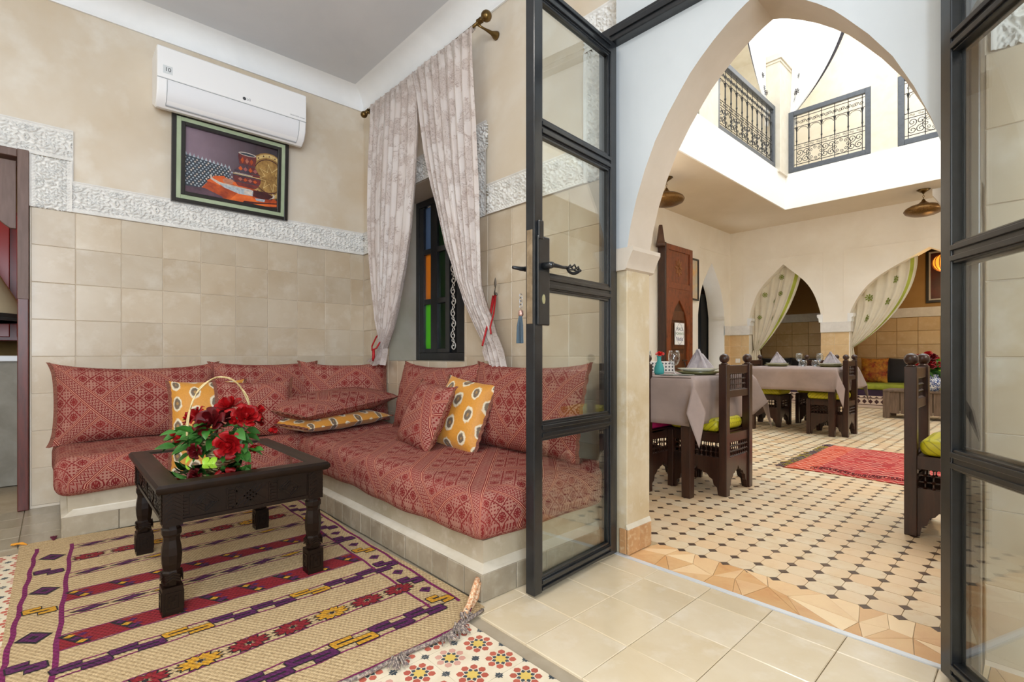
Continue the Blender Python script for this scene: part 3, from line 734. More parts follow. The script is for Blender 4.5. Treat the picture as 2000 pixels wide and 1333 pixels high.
place(cushion('back_cushion', 'brick-red brocade back cushion below the window, left one of the two', 'cushion', .84, .455, .19, m_sed, (.0, .22), uvr=A90, sag=.15, group=g_, seed=4), -2.66, 1.74, .39, 0, radians(12))
place(cushion('back_cushion', 'brick-red brocade back cushion partly behind the glass door leaf', 'cushion', .80, .46, .19, m_sed, (.40, .22), uvr=A90, sag=.11, group=g_, seed=5), -1.84, 1.73, .39, 0, radians(12))
g_ = 'small throw cushions leaning on the big ones'
place(cushion('throw_cushion', 'ochre ikat throw cushion behind the red one near the rose basket', 'cushion', .39, .36, .13, m_ik, (.02, .03), sag=.05, group=g_, seed=6), -3.40, .69, .385, A90-.08, radians(20), 0)
place(cushion('throw_cushion', 'small brick-red throw cushion behind the rose basket', 'cushion', .42, .37, .14, m_sed, (.10, .13), sag=.12, group=g_, seed=7), -3.27, .915, .385, A90-.12, radians(22), 0)
place(cushion('throw_cushion', 'small brick-red throw cushion leaning beside the ochre one on the window side', 'cushion', .37, .37, .14, m_sed, (.3, .42), uvr=.3, sag=.06, group=g_, seed=8), -2.33, 1.42, .388, -.10, radians(24), radians(4))
place(cushion('throw_cushion', 'ochre ikat throw cushion leaning on the big cushion below the right curtain', 'cushion', .36, .38, .12, m_ik, (.05, .0), sag=.04, group=g_, seed=9), -2.17, 1.56, .388, .12, radians(20), radians(7))
# two flat cushions stacked in the corner
c1 = cushion('throw_cushion', 'ochre ikat cushion lying flat under the red one in the corner', 'cushion', .74, .40, .11, m_ik, (0, .0), sag=.02, group='flat cushions stacked in the corner', seed=10)
c1.matrix_basis = Matrix.Translation((-3.09, 1.45, .445))@Matrix.Rotation(radians(111), 4, 'Z')@Matrix.Rotation(radians(-88), 4, 'X')
c2 = cushion('throw_cushion', 'brick-red cushion lying flat on top of the ochre one in the corner', 'cushion', .86, .44, .15, m_sed, (.2, .2), sag=.05, group='flat cushions stacked in the corner', seed=11)
c2.matrix_basis = Matrix.Translation((-3.125, 1.49, .545))@Matrix.Rotation(radians(111), 4, 'Z')@Matrix.Rotation(radians(-4), 4, 'Y')@Matrix.Rotation(radians(-86), 4, 'X')
# ------------------------------------------------------------------ carved coffee table
ct = thing('coffee_table', 'low dark carved wooden coffee table with a glass top on the kilim', 'table', (-2.375, .535, 0.004))
LX, LY, HT = .40, .29, .445
def frame_top():
    mb = MB(); pr = [(0, .0), (.012, -.004), (.02, .006), (.02, .018), (.012, .027), (-.045, .027), (-.055, .020), (-.055, 0)]
    z0 = HT-.027; n = len(pr); vs = []
    for cx, cy in ((-1, -1), (1, -1), (1, 1), (-1, 1)):
        for a, z in pr: vs.append((cx*(LX+a-.02), cy*(LY+a-.02), z0+z))
    fs = [(k*n+i, k*n+(i+1) % n, ((k+1) % 4)*n+(i+1) % n, ((k+1) % 4)*n+i) for k in range(4) for i in range(n)]
    return mb.add(vs, fs)
frame_top().build('top_frame', m_dark2, ct, auto=40)
MB().box(-LX+.07, -LY+.07, HT-.03, LX-.07, LY-.07, HT-.012).build('top_board', M('dark carved board', '#2a211a', '#40342a', rough=.4, scale=30), ct)
MB().box(-LX+.074, -LY+.074, HT-.011, LX-.074, LY-.074, HT-.005).build('glass_top', glassm('table glass', (.55, .55, .55), 5.5, .01), ct)
def leg_me():
    mb = MB(); K = .70; a = .041*K
    mb.box(-a, -a, .30, a, a, HT-.028)
    prof = [(.034, .30), (.036, .292), (.041, .286), (.041, .27), (.035, .262), (.034, .25), (.040, .225), (.043, .20), (.040, .17), (.036, .155), (.035, .148), (.041, .142), (.042, .12), (.036, .105), (.035, .098)]
    vs = []; N = 8
    for r, z in prof:
        for k in range(N):
            t = k*pi/4+pi/8; r_ = r*K; q = r_/max(abs(cos(t)), abs(sin(t)))*(.97); q = min(q, r_*1.25); vs.append((q*cos(t), q*sin(t), z))
    mb.add(vs, [(i*N+k, i*N+(k+1) % N, (i+1)*N+(k+1) % N, (i+1)*N+k) for i in range(len(prof)-1) for k in range(N)])
    a = .043*K; mb.box(-a, -a, 0, a, a, .095)
    # carved chevrons
    for ax in range(4):
        R = Matrix.Rotation(ax*pi/2, 4, 'Z')
        def bar(x0, z0, x1, z1, y):
            d = Vector((x1-x0, 0, z1-z0)); l = d.length; q = Vector((-d.z, 0, d.x))/l*.0028; x0 *= K; x1 *= K; y *= K
            P = [Vector((x0, -y, z0))-q, Vector((x1, -y, z1))-q, Vector((x1, -y, z1))+q, Vector((x0, -y, z0))+q]
            vs = [R@p for p in P]+[R@(p+Vector((0, -.003, 0))) for p in P]
            mb.add(vs, [(4, 5, 6, 7), (0, 1, 5, 4), (1, 2, 6, 5), (2, 3, 7, 6), (3, 0, 4, 7)])
        for k in range(7):
            z = .312+k*.014; bar(-.032, z, 0, z+.016, .041); bar(0, z+.016, .032, z, .041)
        for k in range(3):
            z = .112+k*.009; bar(-.03, z, 0, z+.012, .040); bar(0, z+.012, .03, z, .040)
        for k in range(2): bar(-.03, .02+k*.055, .03, .02+k*.055, .043); bar(-.028+k*.056, .02, -.028+k*.056, .075, .043)
        bar(-.012, .03, -.012, .065, .043); bar(.012, .03, .012, .065, .043); bar(-.012, .047, .012, .047, .043)
    return mb.mesh('leg', m_dark2)
lm = leg_me()
for sx in (-1, 1):
    for sy in (-1, 1): put('leg', lm, ct, (sx*(LX-.052), sy*(LY-.050), 0))
def apron(L, par, m):
    mb = MB(); mb.box(-L/2, -.010, .305, L/2, .010, HT-.027); mb.box(-L/2, -.016, .305, L/2, .01, .318); mb.box(-L/2, -.016, HT-.045, L/2, .01, HT-.032)
    n = max(1, round(L/.16)); w = L/n
    def bar(x0, z0, x1, z1):
        d = Vector((x1-x0, 0, z1-z0)); l = d.length; q = Vector((-d.z, 0, d.x))/l*.0026
        P = [Vector((x0, -.010, z0))-q, Vector((x1, -.010, z1))-q, Vector((x1, -.010, z1))+q, Vector((x0, -.010, z0))+q]
        mb.add(P+[p+Vector((0, -.004, 0)) for p in P], [(4, 5, 6, 7), (0, 1, 5, 4), (1, 2, 6, 5), (2, 3, 7, 6), (3, 0, 4, 7)])
    for i in range(n):
        c = -L/2+w*(i+.5); h = .035; zc = .359
        for k in range(6): bar(c-w/2, .325+k*.012, c-w/2+.02, .325+k*.012)
        if i % 2 == 0:
            for s_ in (1, .68, .36):
                a = (w/2-.03)*s_; hh = h*s_; bar(c-a, zc, c, zc+hh); bar(c, zc+hh, c+a, zc); bar(c+a, zc, c, zc-hh); bar(c, zc-hh, c-a, zc)
        else:
            for s_ in (-.02, 0, .02):
                bar(c-.04+s_, zc-h, c+.04+s_, zc+h); bar(c-.04+s_, zc+h, c+.04+s_, zc-h)
        bar(c-w/2+.026, .322, c-w/2+.026, .396); bar(c+w/2-.004, .322, c+w/2-.004, .396)
    o = mb.build('apron', m_dark2, par); o.matrix_local = m
T = Matrix.Translation
apron(2*(LY-.075), ct, T((LX-.042, 0, 0))@Matrix.Rotation(pi/2, 4, 'Z')); apron(2*(LY-.075), ct, T((-LX+.042, 0, 0))@Matrix.Rotation(-pi/2, 4, 'Z'))
apron(2*(LX-.078), ct, T((0, -LY+.040, 0))); apron(2*(LX-.078), ct, T((0, LY-.040, 0))@Matrix.Rotation(pi, 4, 'Z'))
# ------------------------------------------------------------------ basket of roses
bk = thing('rose_basket', 'little basket of red roses and green leaves on the coffee table', 'flower basket', (-2.42, .53, HT+.002))
m_wick = M('cream wicker', '#dcc99a', '#c4a870', rough=.6, scale=60); m_wwick = M('white wicker', '#e4e0da', rough=.6)
mb = MB()
for k in range(7): 
    r = .052+.0045*k; z = .006+.011*k; mb.tube([(r*cos(t*pi/10), r*sin(t*pi/10), z+.0025*(-1)**(t+k)) for t in range(20)], .0045, 5, closed=True)
mb.lathe([(.001, 0), (.05, 0), (.05, .006), (.001, .006)], 16); mb.build('basket', m_wick, bk, smooth=True)
mb = MB(); mb.tube([(.01*sin(t*.9), .125*cos(pi*t/24), .07+.27*sin(pi*t/24)**.8) for t in range(25)], .0035, 6); mb.tube([(.012*cos(t*1.3), .127*cos(pi*t/24), .07+.272*sin(pi*t/24)**.8) for t in range(25)], .0025, 5); mb.build('handle', m_wick, bk, smooth=True)
mb = MB()
for k in range(4): mb.tube([(-.05+.004*k, .005+(.062+.002*k)*cos(pi*t/16), .13+.005*k+(.085-.004*k)*sin(pi*t/16)) for t in range(17)], .002, 5)
mb.build('wicker_loop', m_wwick, bk, smooth=True)
m_rose = M('red rose petal', '#a50a10', '#7c060b', rough=.5, scale=30, spec=.3); m_rosed = M('dark red rose petal', '#640810', '#480408', rough=.5, spec=.3, scale=30)
m_leaf = M('rose leaf', '#3f7a2c', '#2c5c20', rough=.4, scale=20, rnd=.25); m_lime = M('lime leaf', '#9cc63a', '#84b02c', rough=.4, scale=20)
def rose_me(R, open_, mat, seed):
    rd = random.Random(seed); mb = MB()
    for ring, (n, tilt, rr, hh) in enumerate(((3, .15, .3, .75), (4, .45, .5, .8), (5, .8, .75, .85), (6, 1.15, 1.0, .8))[:(4 if open_ else 2)]):
        for k in range(n):
            a0 = 2*pi*k/n+ring*.5+rd.uniform(-.15, .15); w = 2*pi/n*.78
            def f(u, v):
                a = a0+(u-.5)*w*(1-.25*v*v); q = v
                r = R*(rr*.25+rr*.75*sin(q*pi/2)**(.7))*(1+.04*rd.uniform(-1, 1)); z = R*(hh*q*cos(tilt*.75*q)-.12*ring*q*q)+R*.06*cos((u-.5)*7)*q
                return (r*cos(a), r*sin(a), z)
            mb.grid(f, 5, 4)
    mb.lathe([(.001, -.1*R), (.22*R, 0), (.2*R, .25*R), (.001, .5*R)], 8)
    return mb.mesh('rose', mat, smooth=True, fix=False)
RM = [rose_me(.052, True, m_rose, 1), rose_me(.058, True, m_rosed, 2), rose_me(.034, False, m_rose, 3), rose_me(.030, True, m_rosed, 4)]
def orient(p, d, roll=0, s_=1):
    d = Vector(d).normalized(); q = d.to_track_quat('Z', 'Y').to_matrix().to_4x4()
    return Matrix.Translation(p)@q@Matrix.Rotation(roll, 4, 'Z')@Matrix.Scale(s_, 4)
V_R, V_F = Vector((.68, .733, 0)), Vector((-.733, .68, 0))      # handy directions: to the right / away in plan
def rp(r, f, z): v = V_R*r+V_F*f; return (v.x, v.y, z)
for i, (r, f, z, k, d) in enumerate([(.005, -.06, .135, 1, (0, -.9, .5)), (.03, .02, .185, 0, (0, -.5, 1)), (.115, -.01, .15, 0, (.5, -.6, .6)), (.145, .03, .165, 2, (.6, -.3, .7)), (.10, -.06, .135, 2, (.3, -.8, .4)),
        (-.10, .01, .14, 0, (-.6, -.5, .7)), (-.145, -.03, .085, 2, (-.9, -.5, .1)), (-.115, -.05, .075, 2, (-.5, -.8, -.2)), (.10, -.10, .055, 0, (.35, -.9, .1)), (.075, -.09, .06, 3, (.2, -.9, .2)), (.205, 0, .095, 2, (1, -.2, .0)), (.165, -.05, .04, 2, (.6, -.7, -.3)), (-.05, .08, .13, 1, (-.3, .8, .7)), (.08, .09, .13, 0, (.3, .8, .7)), (-.02, -.11, .035, 3, (-.1, -1, -.1))]):
    dd = V_R*d[0]+V_F*d[1]+Vector((0, 0, d[2])); put('rose', RM[k], bk, mat=orient(rp(r*1.06, f*1.12-.015, z*1.08+.01), dd, i*.7, 1.12))
def leaf_me(L, Wd, mat, fold=.25):
    def f(u, v):
        w = Wd/2*sin(pi*min(1, v*.97+.02))**.8*(1-.35*v); x = (u*2-1)*w; return (x, v*L, fold*abs(x)-.35*L*v*v)
    return MB().grid(f, 4, 7).mesh('leaf', mat, smooth=True, fix=False)
LM = [leaf_me(.066, .050, m_leaf), leaf_me(.055, .042, m_leaf), leaf_me(.045, .03, m_lime)]
rd = random.Random(5)
for i in range(120):
    a = rd.uniform(0, 2*pi); el = rd.uniform(-.25, .95); rr = rd.uniform(.04, .10)
    p = (rr*cos(a), rr*sin(a), .085+.06*el+rd.uniform(-.03, .03))
    if i >= 60: p = rp(rd.uniform(-.15, .17), -.03-rd.uniform(0, .09), rd.uniform(.02, .14)); a = atan2(p[1], p[0])
    m = Matrix.Translation(p)@Matrix.Rotation(a-pi/2+rd.uniform(-.6, .6), 4, 'Z')@Matrix.Rotation(el*.9-.2, 4, 'X')@Matrix.Rotation(rd.uniform(-.8, .8), 4, 'Y')
    put('leaf', LM[rd.choice([0, 0, 1])], bk, mat=m)
for q in ((.02, -.125, .02), (.035, -.13, .012), (-.04, -.12, .03), (.045, -.12, .02)):
    put('leaf', LM[2], bk, mat=Matrix.Translation(rp(*q))@Matrix.Rotation(atan2(-.68, .733)+pi*.0+q[0]*8-pi/2, 4, 'Z')@Matrix.Rotation(-.4, 4, 'X'))
# ------------------------------------------------------------------ kilim
rg = thing('kilim_rug', 'straw-coloured woven rug with purple, red and yellow motif bands under the coffee table', 'rug', (0, 0, 0))
RX0_, RX1_, RY0, RY1 = -3.10, -1.275, -.115, 1.095
def rug_m(name, c, c2):
    m, nt, p = new(name); co = nt.nodes.new('ShaderNodeNewGeometry').outputs['Position']
    sp = nt.nodes.new('ShaderNodeSeparateXYZ'); nt.links.new(co, sp.inputs[0]); x, y = S(nt, sp.outputs[0]), S(nt, sp.outputs[1])
    w = sn(x*520.0)*sn(y*420.0+fl(x*82.76)*3.14159)
    n = noise(nt, co, 160, 3)
    out = mixc(nt, ramp01(n+w*.12, .35, .7), srgb(c), srgb(c2)); setc(nt, p.inputs['Base Color'], out); p.inputs['Roughness'].default_value = .85
    nt.links.new(bumpn(nt, w+n, .8, .002), p.inputs['Normal']); return m
rmats = [rug_m('straw weave', '#ccb288', '#a98e66'), rug_m('magenta wool', '#7e1458', '#661046'), rug_m('purple wool', '#5a1450', '#481042'), rug_m('crimson wool', '#8e1220', '#740e1a'), rug_m('yellow wool', '#d09a26', '#b8821c'), rug_m('black wool', '#211a1e', '#181216')]
rz = lambda x, y: .004+.0015*sin(x*9)*sin(y*7)
def rc(u, v):
    x = RX0_+(RX1_-RX0_)*u; y = RY0+(RY1-RY0)*v
    x += .06*(u**6)*(-.35+0*v)*(1-v)+(-.05*max(0, v-.85)/.15*(u**8)) + (-.10*(1-u)**6*v*0); y += (-.0)*u+.012*sin(u*9)*(v > .5)+(.03*(1-u)**3*(1 if v < .5 else 0))*0
    if u < .15: x -= 0
    x -= .10*(1-u)**4*(1-v)*1.2
    return (x, y)
mb = MB(); mb.grid(lambda u, v: (*rc(u, v), rz(*rc(u, v))), 60, 40); mb.build('weave', rmats[0], rg, smooth=True, fix=False)
mb = MB()
def rp_(pts, mi, dz=.0012):
    mb.add([(x, y, rz(x, y)+dz) for x, y in pts], [tuple(range(len(pts)))], mi)
def rline(p0, p1, w, mi, n=24, dz=.0008, wob=.003):
    L = []
    for k in range(n+1):
        t = k/n; x = p0[0]+(p1[0]-p0[0])*t; y = p0[1]+(p1[1]-p0[1])*t; d = hypot(p1[0]-p0[0], p1[1]-p0[1]); nx, ny = -(p1[1]-p0[1])/d, (p1[0]-p0[0])/d
        q = wob*sin(k*1.7); L.append(((x+nx*(q-w/2), y+ny*(q-w/2)), (x+nx*(q+w/2), y+ny*(q+w/2))))
    for a, c in zip(L[:-1], L[1:]): rp_([a[0], c[0], c[1], a[1]], mi, dz)
rline((-3.1, -.055), (-1.96, -.105), .014, 1); rline((-3.08, .062), (-1.30, -.03), .014, 1); rline((-1.96, -.105), (-1.30, -.10), .014, 1, 8)
rline((-3.08, 1.085), (-1.42, 1.062), .012, 1); rline((-3.06, .985), (-1.42, .958), .010, 1)
rline((-1.285, -.1), (-1.285, .95), .012, 1, wob=.001); rline((-1.285, .95), (-1.36, 1.07), .012, 1, 4)
def ybound(x): return (.062-(x+3.08)*.052, .972)
bands = [(-3.02, .022, 'z'), (-2.84, .034, 'f'), (-2.64, .024, 'z'), (-2.415, .045, 'r'), (-2.255, .024, 'z'), (-2.035, .052, 'r'), (-1.85, .03, 's'), (-1.645, .036, 'f'), (-1.44, .034, 's')]
def ss(cx, cy, L, h, mi, dz=.0016):
    """hooked S motif lying along y"""
    k = .26*h
    def poly(s_, m_, d_):
        H, w = h*s_, k*1.0*s_
        pts = [(-H, -L*.42), (-H, -L*.42+2.6*w), (H*.55, -L*.05), (H*.55, -L*.42+1.2*w), (H, -L*.42+.3*w), (H, L*.12+0*w), (-H*.35, -L*.12+w), ]
        return pts
    # main zigzag body in three strokes
    def stroke(p, q, w, m_, d_):
        dx, dy = q[0]-p[0], q[1]-p[1]; l = hypot(dx, dy); nx, ny = -dy/l*w/2, dx/l*w/2
        rp_([(cx+p[0]+nx, cy+p[1]+ny), (cx+q[0]+nx, cy+q[1]+ny), (cx+q[0]-nx, cy+q[1]-ny), (cx+p[0]-nx, cy+p[1]-ny)], m_, d_)
    P = [(h*.2, -L*.40), (h*.85, -L*.40), (h*.85, -L*.40), (h*.75, -L*.02), (-h*.75, L*.02), (-h*.85, L*.40), (-h*.2, L*.40)]
    PL = [(.72, -.18), (.72, .34), (.06, .50), (-.06, -.50), (-.72, -.34), (-.72, .18)]; PL = [(a*h, b*L+a*L*.30) for a, b in PL]
    for m_, w, d_ in ((5, .70*h, dz), (mi, .47*h, dz+.0005)):
        for q, (p_, r_) in enumerate(zip(PL[:-1], PL[1:])):
            e_ = w*.32; dx, dy = r_[0]-p_[0], r_[1]-p_[1]; l = hypot(dx, dy); dx, dy = dx/l*e_, dy/l*e_
            stroke((p_[0]-dx, p_[1]-dy), (r_[0]+dx, r_[1]+dy), w, m_, d_+q*.00003)
    rp_([(cx, cy+L*.46), (cx+h*.3, cy+L*.60), (cx, cy+L*.74), (cx-h*.3, cy+L*.60)], 5, dz)
def flower(cx, cy, r, mi):
    for k in range(8):
        a = k*pi/4+pi/8
        for s_, m_, d_ in ((1.12, 5, .0012), (1, mi, .0017)):
            c, s2 = cos(a), sin(a); q = [(.16, 0), (.55, -.26), (1.0, -.16), (.86, 0), (1.0, .16), (.55, .26)]
            rp_([(cx+r*s_*(c*u-s2*v*s_), cy+1.55*r*s_*(s2*u+c*v*s_)) for u, v in q], m_, d_+k*.00001)
    rp_([(cx+r*.2*cos(k*pi/4), cy+r*.22*sin(k*pi/4)) for k in range(8)], 5, .0021)
for x, h, ty in bands:
    y0, y1 = ybound(x)
    rline((x-h, y0), (x-h, y1), .0065, 1); rline((x+h, y0), (x+h, y1), .0065, 1)
    y = y0+.03; k = 0
    if ty == 'r':
        rline((x, y0), (x, y1), 2*h-.008, 3, 30, .0006, 0)
        while y < y1-.03:
            rp_([(x-h*.9, y-.03), (x-h*.9, y), (x+h*.9, y+.05), (x+h*.9, y+.02)], 5, .0010)
            for j in (-1, 0, 1):
                cx, cy = x+j*h*.55, y+.012+j*.014; rp_([(cx-.012, cy), (cx, cy-.015), (cx+.012, cy), (cx, cy+.015)], 4 if (k+j) % 2 else 2, .0014)
            for j in (-.5, .5):
                cx, cy = x+j*h*.8, y+.034+j*.01; rp_([(cx-.012, cy), (cx, cy-.014), (cx+.012, cy), (cx, cy+.014)], 2, .0013)
            y += .125; k += 1
    else:
        while y < y1-.02:
            if ty == 'f': flower(x, y+.035, h*1.02, [3, 3, 4][k % 3]); y += .128
            elif ty == 's': ss(x, y+.03, .108, h*.98, [2, 2, 4][k % 3]); y += .128
            else:
                L = .062; mi = [2, 2, 4, 2][k % 4]
                rp_([(x, y-L*.2), (x+h*.8, y+L*.5), (x, y+L*1.6), (x-h*.8, y+L*.9)], 5, .0012); rp_([(x, y), (x+h*.55, y+L*.55), (x, y+L*1.4), (x-h*.55, y+L*.85)], mi, .0017); y += .112
            k += 1
k = 0
for x in [-2.93+.2*i for i in range(9)]:
    ya = (.004-.052*(x+3.08)); ss(x-.01, ya, .062, .036, 4 if k % 4 == 3 else 2) if k % 2 else (rp_([(x-.048, ya-.006), (x-.002, ya-.045), (x+.048, ya+.006), (x+.002, ya+.045)], 5, .0010), rp_([(x-.036, ya-.005), (x-.002, ya-.034), (x+.036, ya+.005), (x+.002, ya+.034)], 2, .0015), rp_([(x-.012, ya-.002), (x, ya-.014), (x+.012, ya+.002), (x, ya+.014)], 5, .0019))
    yb = 1.02
    if x < -1.4: ss(x+.05, yb, .058, .036, 4 if k % 3 == 1 else 2)
    k += 1
    if x < -1.5: rp_([(x-.07, yb), (x-.05, yb-.026), (x-.02, yb), (x-.05, yb+.026)], 2); rp_([(x-.055, yb), (x-.05, yb-.01), (x-.04, yb), (x-.05, yb+.01)], 5, .0018)
motif = mb.build('motif', rmats, rg, fix=False); motif['kind'] = 'stuff'
m_cord = M('speckled wool cord', '#6a5e5c', '#b5a494', rough=.9, scale=160, lo=.45, hi=.6, c3='#1b1822')
m_cord2 = M('orange speckled cord', '#c98d62', '#e6cba8', rough=.9, scale=160, lo=.45, hi=.55, c3='#8c3a2c')
mb = MB(); mb.tube([(-1.268+.004*sin(k*.9)-(.11*max(0, (k-30)/6)**1.5*.4 if k > 30 else 0), -.11+k*.033, .008) for k in range(37)], .0065, 6); mb.build('edge_cord', m_cord, rg, smooth=True)
MB().tube([(-1.355, 1.06, .006), (-1.36, 1.09, .03), (-1.366, 1.105, .075), (-1.362, 1.098, .088), (-1.352, 1.08, .075), (-1.335, 1.04, .03), (-1.315, 1.0, .012)], .0105, 8).build('corner_cord', m_cord2, rg, smooth=True)
def tassel_me(seed, L=.045, n=16):
    rd = random.Random(seed); mb = MB()
    for k in range(n):
        a = rd.uniform(-1.1, 1.1); l = L*rd.uniform(.6, 1.1); zz = rd.uniform(.004, .022)
        mb.tube([(0, rd.uniform(-.006, .006), .008), (l*.5*cos(a), l*.5*sin(a)*.8, zz+.008), (l*cos(a*.8), l*sin(a*.8), rd.uniform(.003, .012))], [.003, .003, .002], 4)
    return mb.mesh('tassel', m_cord)
tm = [tassel_me(k) for k in range(3)]
for i, (x, y, a) in enumerate([(-1.33, 1.0, .4), (-1.29, .95, .2), (-1.265, .89, -.2), (-1.262, .72, -.3), (-1.262, .50, 0), (-1.262, .36, .3), (-1.262, .2, 0), (-1.262, .04, .2), (-1.275, .945, -.5), (-1.262, .715, .5)]):
    put('tassel', tm[i % 3], rg, mat=Matrix.Translation((x, y, 0))@Matrix.Rotation(a, 4, 'Z'))
for (x, y, a, c) in ((-3.20, -.09, pi*1.25, '#d8922c'), (-3.19, .0, pi, '#5c1430')):
    rd = random.Random(3); mb = MB()
    for k in range(9): mb.tube([(0, 0, .006), (.03, rd.uniform(-.01, .01), .010), (.055+rd.uniform(0, .02), rd.uniform(-.014, .014), .005)], .0028, 4)
    put('tassel', mb.mesh('tassel', M('tassel wool', c, rough=.9)), rg, mat=Matrix.Translation((x, y, 0))@Matrix.Rotation(a, 4, 'Z'))
# ------------------------------------------------------------------ air conditioner
ac = thing('air_conditioner', 'white wall-mounted air conditioner above the painting', 'air conditioner', (XA, .925, 2.46))
m_acw = M('white plastic', '#f3f4f6', rough=.35); m_acg = M('grey slit', '#9a9ea2', rough=.5)
L2 = .455
prof = [(0, .05), (.02, .045), (.10, .0), (.13, .0), (.175, .03), (.205, .085), (.212, .15), (.212, .345), (.200, .36), (0, .36)]
def acp(a, y0, y1, nm, mat, **k):
    mb = MB(); mb.prism([(x, z) for x, z in a], y0, y1, 'xz', 0); return mb.build(nm, mat, ac, **k)
acp(prof, -L2, L2, 'body', m_acw, bevel=.008, auto=30)
acp([(.205, .157), (.216, .157), (.216, .348), (.204, .356), (.19, .356)], -L2+.002, L2-.002, 'front_panel', m_acw, bevel=.004)
acp([(.150, .012), (.178, .035), (.207, .088), (.213, .150), (.206, .150), (.198, .09), (.172, .04), (.148, .018)], -L2+.055, L2-.055, 'air_flap', M('pale plastic', '#e9ebf0', rough=.35), bevel=.001, auto=30)
b = MB(); b.box(.2125, -L2, .1525, .2145, L2, .1555); b.build('panel_gap', m_acg, ac)
for y in (-L2+.052, L2-.052): MB().prism([(.150, .010), (.180, .033), (.209, .086), (.2145, .150), (.206, .150), (.198, .09), (.172, .04)], y-.0012, y+.0012, 'xz').build('flap_gap', m_acg, ac)
MB().prism([(.146, .008), (.150, .008), (.154, .014), (.150, .016)], -L2+.052, L2-.052, 'xz').build('flap_gap', m_acg, ac)
FX = frame_mat((.2165, 0, .2), (0, 1, 0), (0, 0, 1), (1, 0, 0))
def onac(y, z): m = FX.copy(); m.translation = Vector((.2166, y, z)); return m
m_ink = M('dark grey ink', '#45484c', rough=.5); m_ink2 = M('grey ink', '#8d9094', rough=.5)
MB().box(.216, -L2+.030, .185, .2172, -L2+.080, .235).build('sticker', M('silver sticker', '#d8dde0', rough=.4), ac)
m = onac(-L2+.055, .210); m.translation.x = .2176; text('10', .035, m_ink, ac, m, name='sticker_number')
MB().lathe([(.0105, 0), (.0105, .0012)], 20, (.2162, .035, .185), ax='x').build('logo_disc', m_ink, ac)
text('LG', .022, m_ink2, ac, onac(.062, .185)); text('DUALCOOL Inverter', .0115, m_ink2, ac, onac(L2-.065, .178))
# ------------------------------------------------------------------ painting
pt = thing('framed_painting', 'framed still life of a clay jug, brass plate and orange cloth under the air conditioner', 'painting')
PW, PH = .735, .585
pt.matrix_basis = Matrix.Translation((XA+.012, .935, 1.905))@Matrix.Rotation(pi/2, 4, 'Z')@Matrix.Rotation(radians(3.2), 4, 'X')
m_frb = M('black frame', '#15110f', rough=.3, coat=.3); m_frg = M('sage frame', '#aab89a', '#9cab8c', rough=.35, scale=10)
def ring(w, h, t, y0, y1, mat, nm, par, zc):
    a, b2 = w/2, h/2; mb = MB()
    mb.box(-a, y0, zc-b2, -a+t, y1, zc+b2).box(a-t, y0, zc-b2, a, y1, zc+b2).box(-a+t, y0, zc-b2, a-t, y1, zc-b2+t).box(-a+t, y0, zc+b2-t, a-t, y1, zc+b2)
    return mb.build(nm, mat, par, bevel=.002)
zc = PH/2
ring(PW, PH, .026, -.030, 0, m_frb, 'outer_frame', pt, zc); ring(PW-.05, PH-.05, .028, -.026, 0, m_frg, 'sage_frame', pt, zc); ring(PW-.104, PH-.104, .024, -.032, 0, m_frb, 'inner_frame', pt, zc)
cw, ch = PW-.148, PH-.148
m_sky, ntt, pp = new('painted background'); co = ntt.nodes.new('ShaderNodeTexCoord').outputs['Object']; sp = ntt.nodes.new('ShaderNodeSeparateXYZ'); ntt.links.new(co, sp.inputs[0])
X_ = S(ntt, sp.outputs[0]); n_ = noise(ntt, co, 7, 5)
setc(ntt, pp.inputs['Base Color'], mixc(ntt, ramp01(X_+(n_-.5)*.3, -.25, .15), srgb('#84707e'), mixc(ntt, ramp01(n_, .4, .6), srgb('#3a3138'), srgb('#4a3a40')))); pp.inputs['Roughness'].default_value = .4
PMS = [m_sky]+[M('paint '+n, a, b2, rough=.4, scale=s_) for n, a, b2, s_ in (('slate', '#39424e', '#2a333e', 40), ('pale', '#b9c4cc', '#8f9aa6', 60), ('orange', '#d05a1c', '#8c2f10', 14), ('bright orange', '#e8702a', '#c8501a', 14), ('clay', '#7a2f28', '#4a2028', 22), ('clay light', '#b06a50', '#80485a', 20), ('gold', '#b08a4c', '#7c5a2c', 30), ('light gold', '#dcc48c', '#b89a5c', 30), ('maroon', '#4a1818', '#341014', 12), ('bone', '#d8ccc0', '#b0a49c', 30), ('flesh', '#d09070', '#b06c50', 30), ('dusk', '#6a4a58', '#3c2c38', 8))]
mb = MB()
lay = [0]
def pp_(pts, mi, clip=True):
    lay[0] += 1; y = -.006-.00004*lay[0]
    P = [(max(-cw/2, min(cw/2, x*cw)), y, zc+max(-ch/2, min(ch/2, z*ch))) for x, z in pts]; mb.add(P, [tuple(range(len(P)))], mi)
pp_([(-.5, -.5), (.5, -.5), (.5, .5), (-.5, .5)], 0)
pp_([(-.5, -.45), (-.04, -.45), (-.04, .01), (-.5, .09)], 1)
for i in range(12):
    x = -.485+i*.04; pp_([(x-.014, .075-i*.006), (x, .13-i*.006), (x+.014, .075-i*.006)], 2)
for j in range(12):
    for i in range(13):
        x, z = -.49+i*.038+(j % 2)*.019, .04-j*.036-i*.004
        if z < -.46: continue
        pp_([(x-.011, z), (x, z-.016), (x+.011, z), (x, z+.016)], 2 if (i+j) % 3 else 10)
def ell(cx, cz, rx, rz, mi, n=28, a0=0, a1=2*pi): pp_([(cx+rx*cos(a0+(a1-a0)*k/n), cz+rz*sin(a0+(a1-a0)*k/n)) for k in range(n+(a1-a0 < 6.2))], mi)
ell(.40, .02, .25, .385, 7); ell(.40, .02, .235, .365, 8); ell(.40, .02, .20, .31, 7); ell(.40, .02, .185, .285, 9); ell(.40, .02, .175, .27, 7)
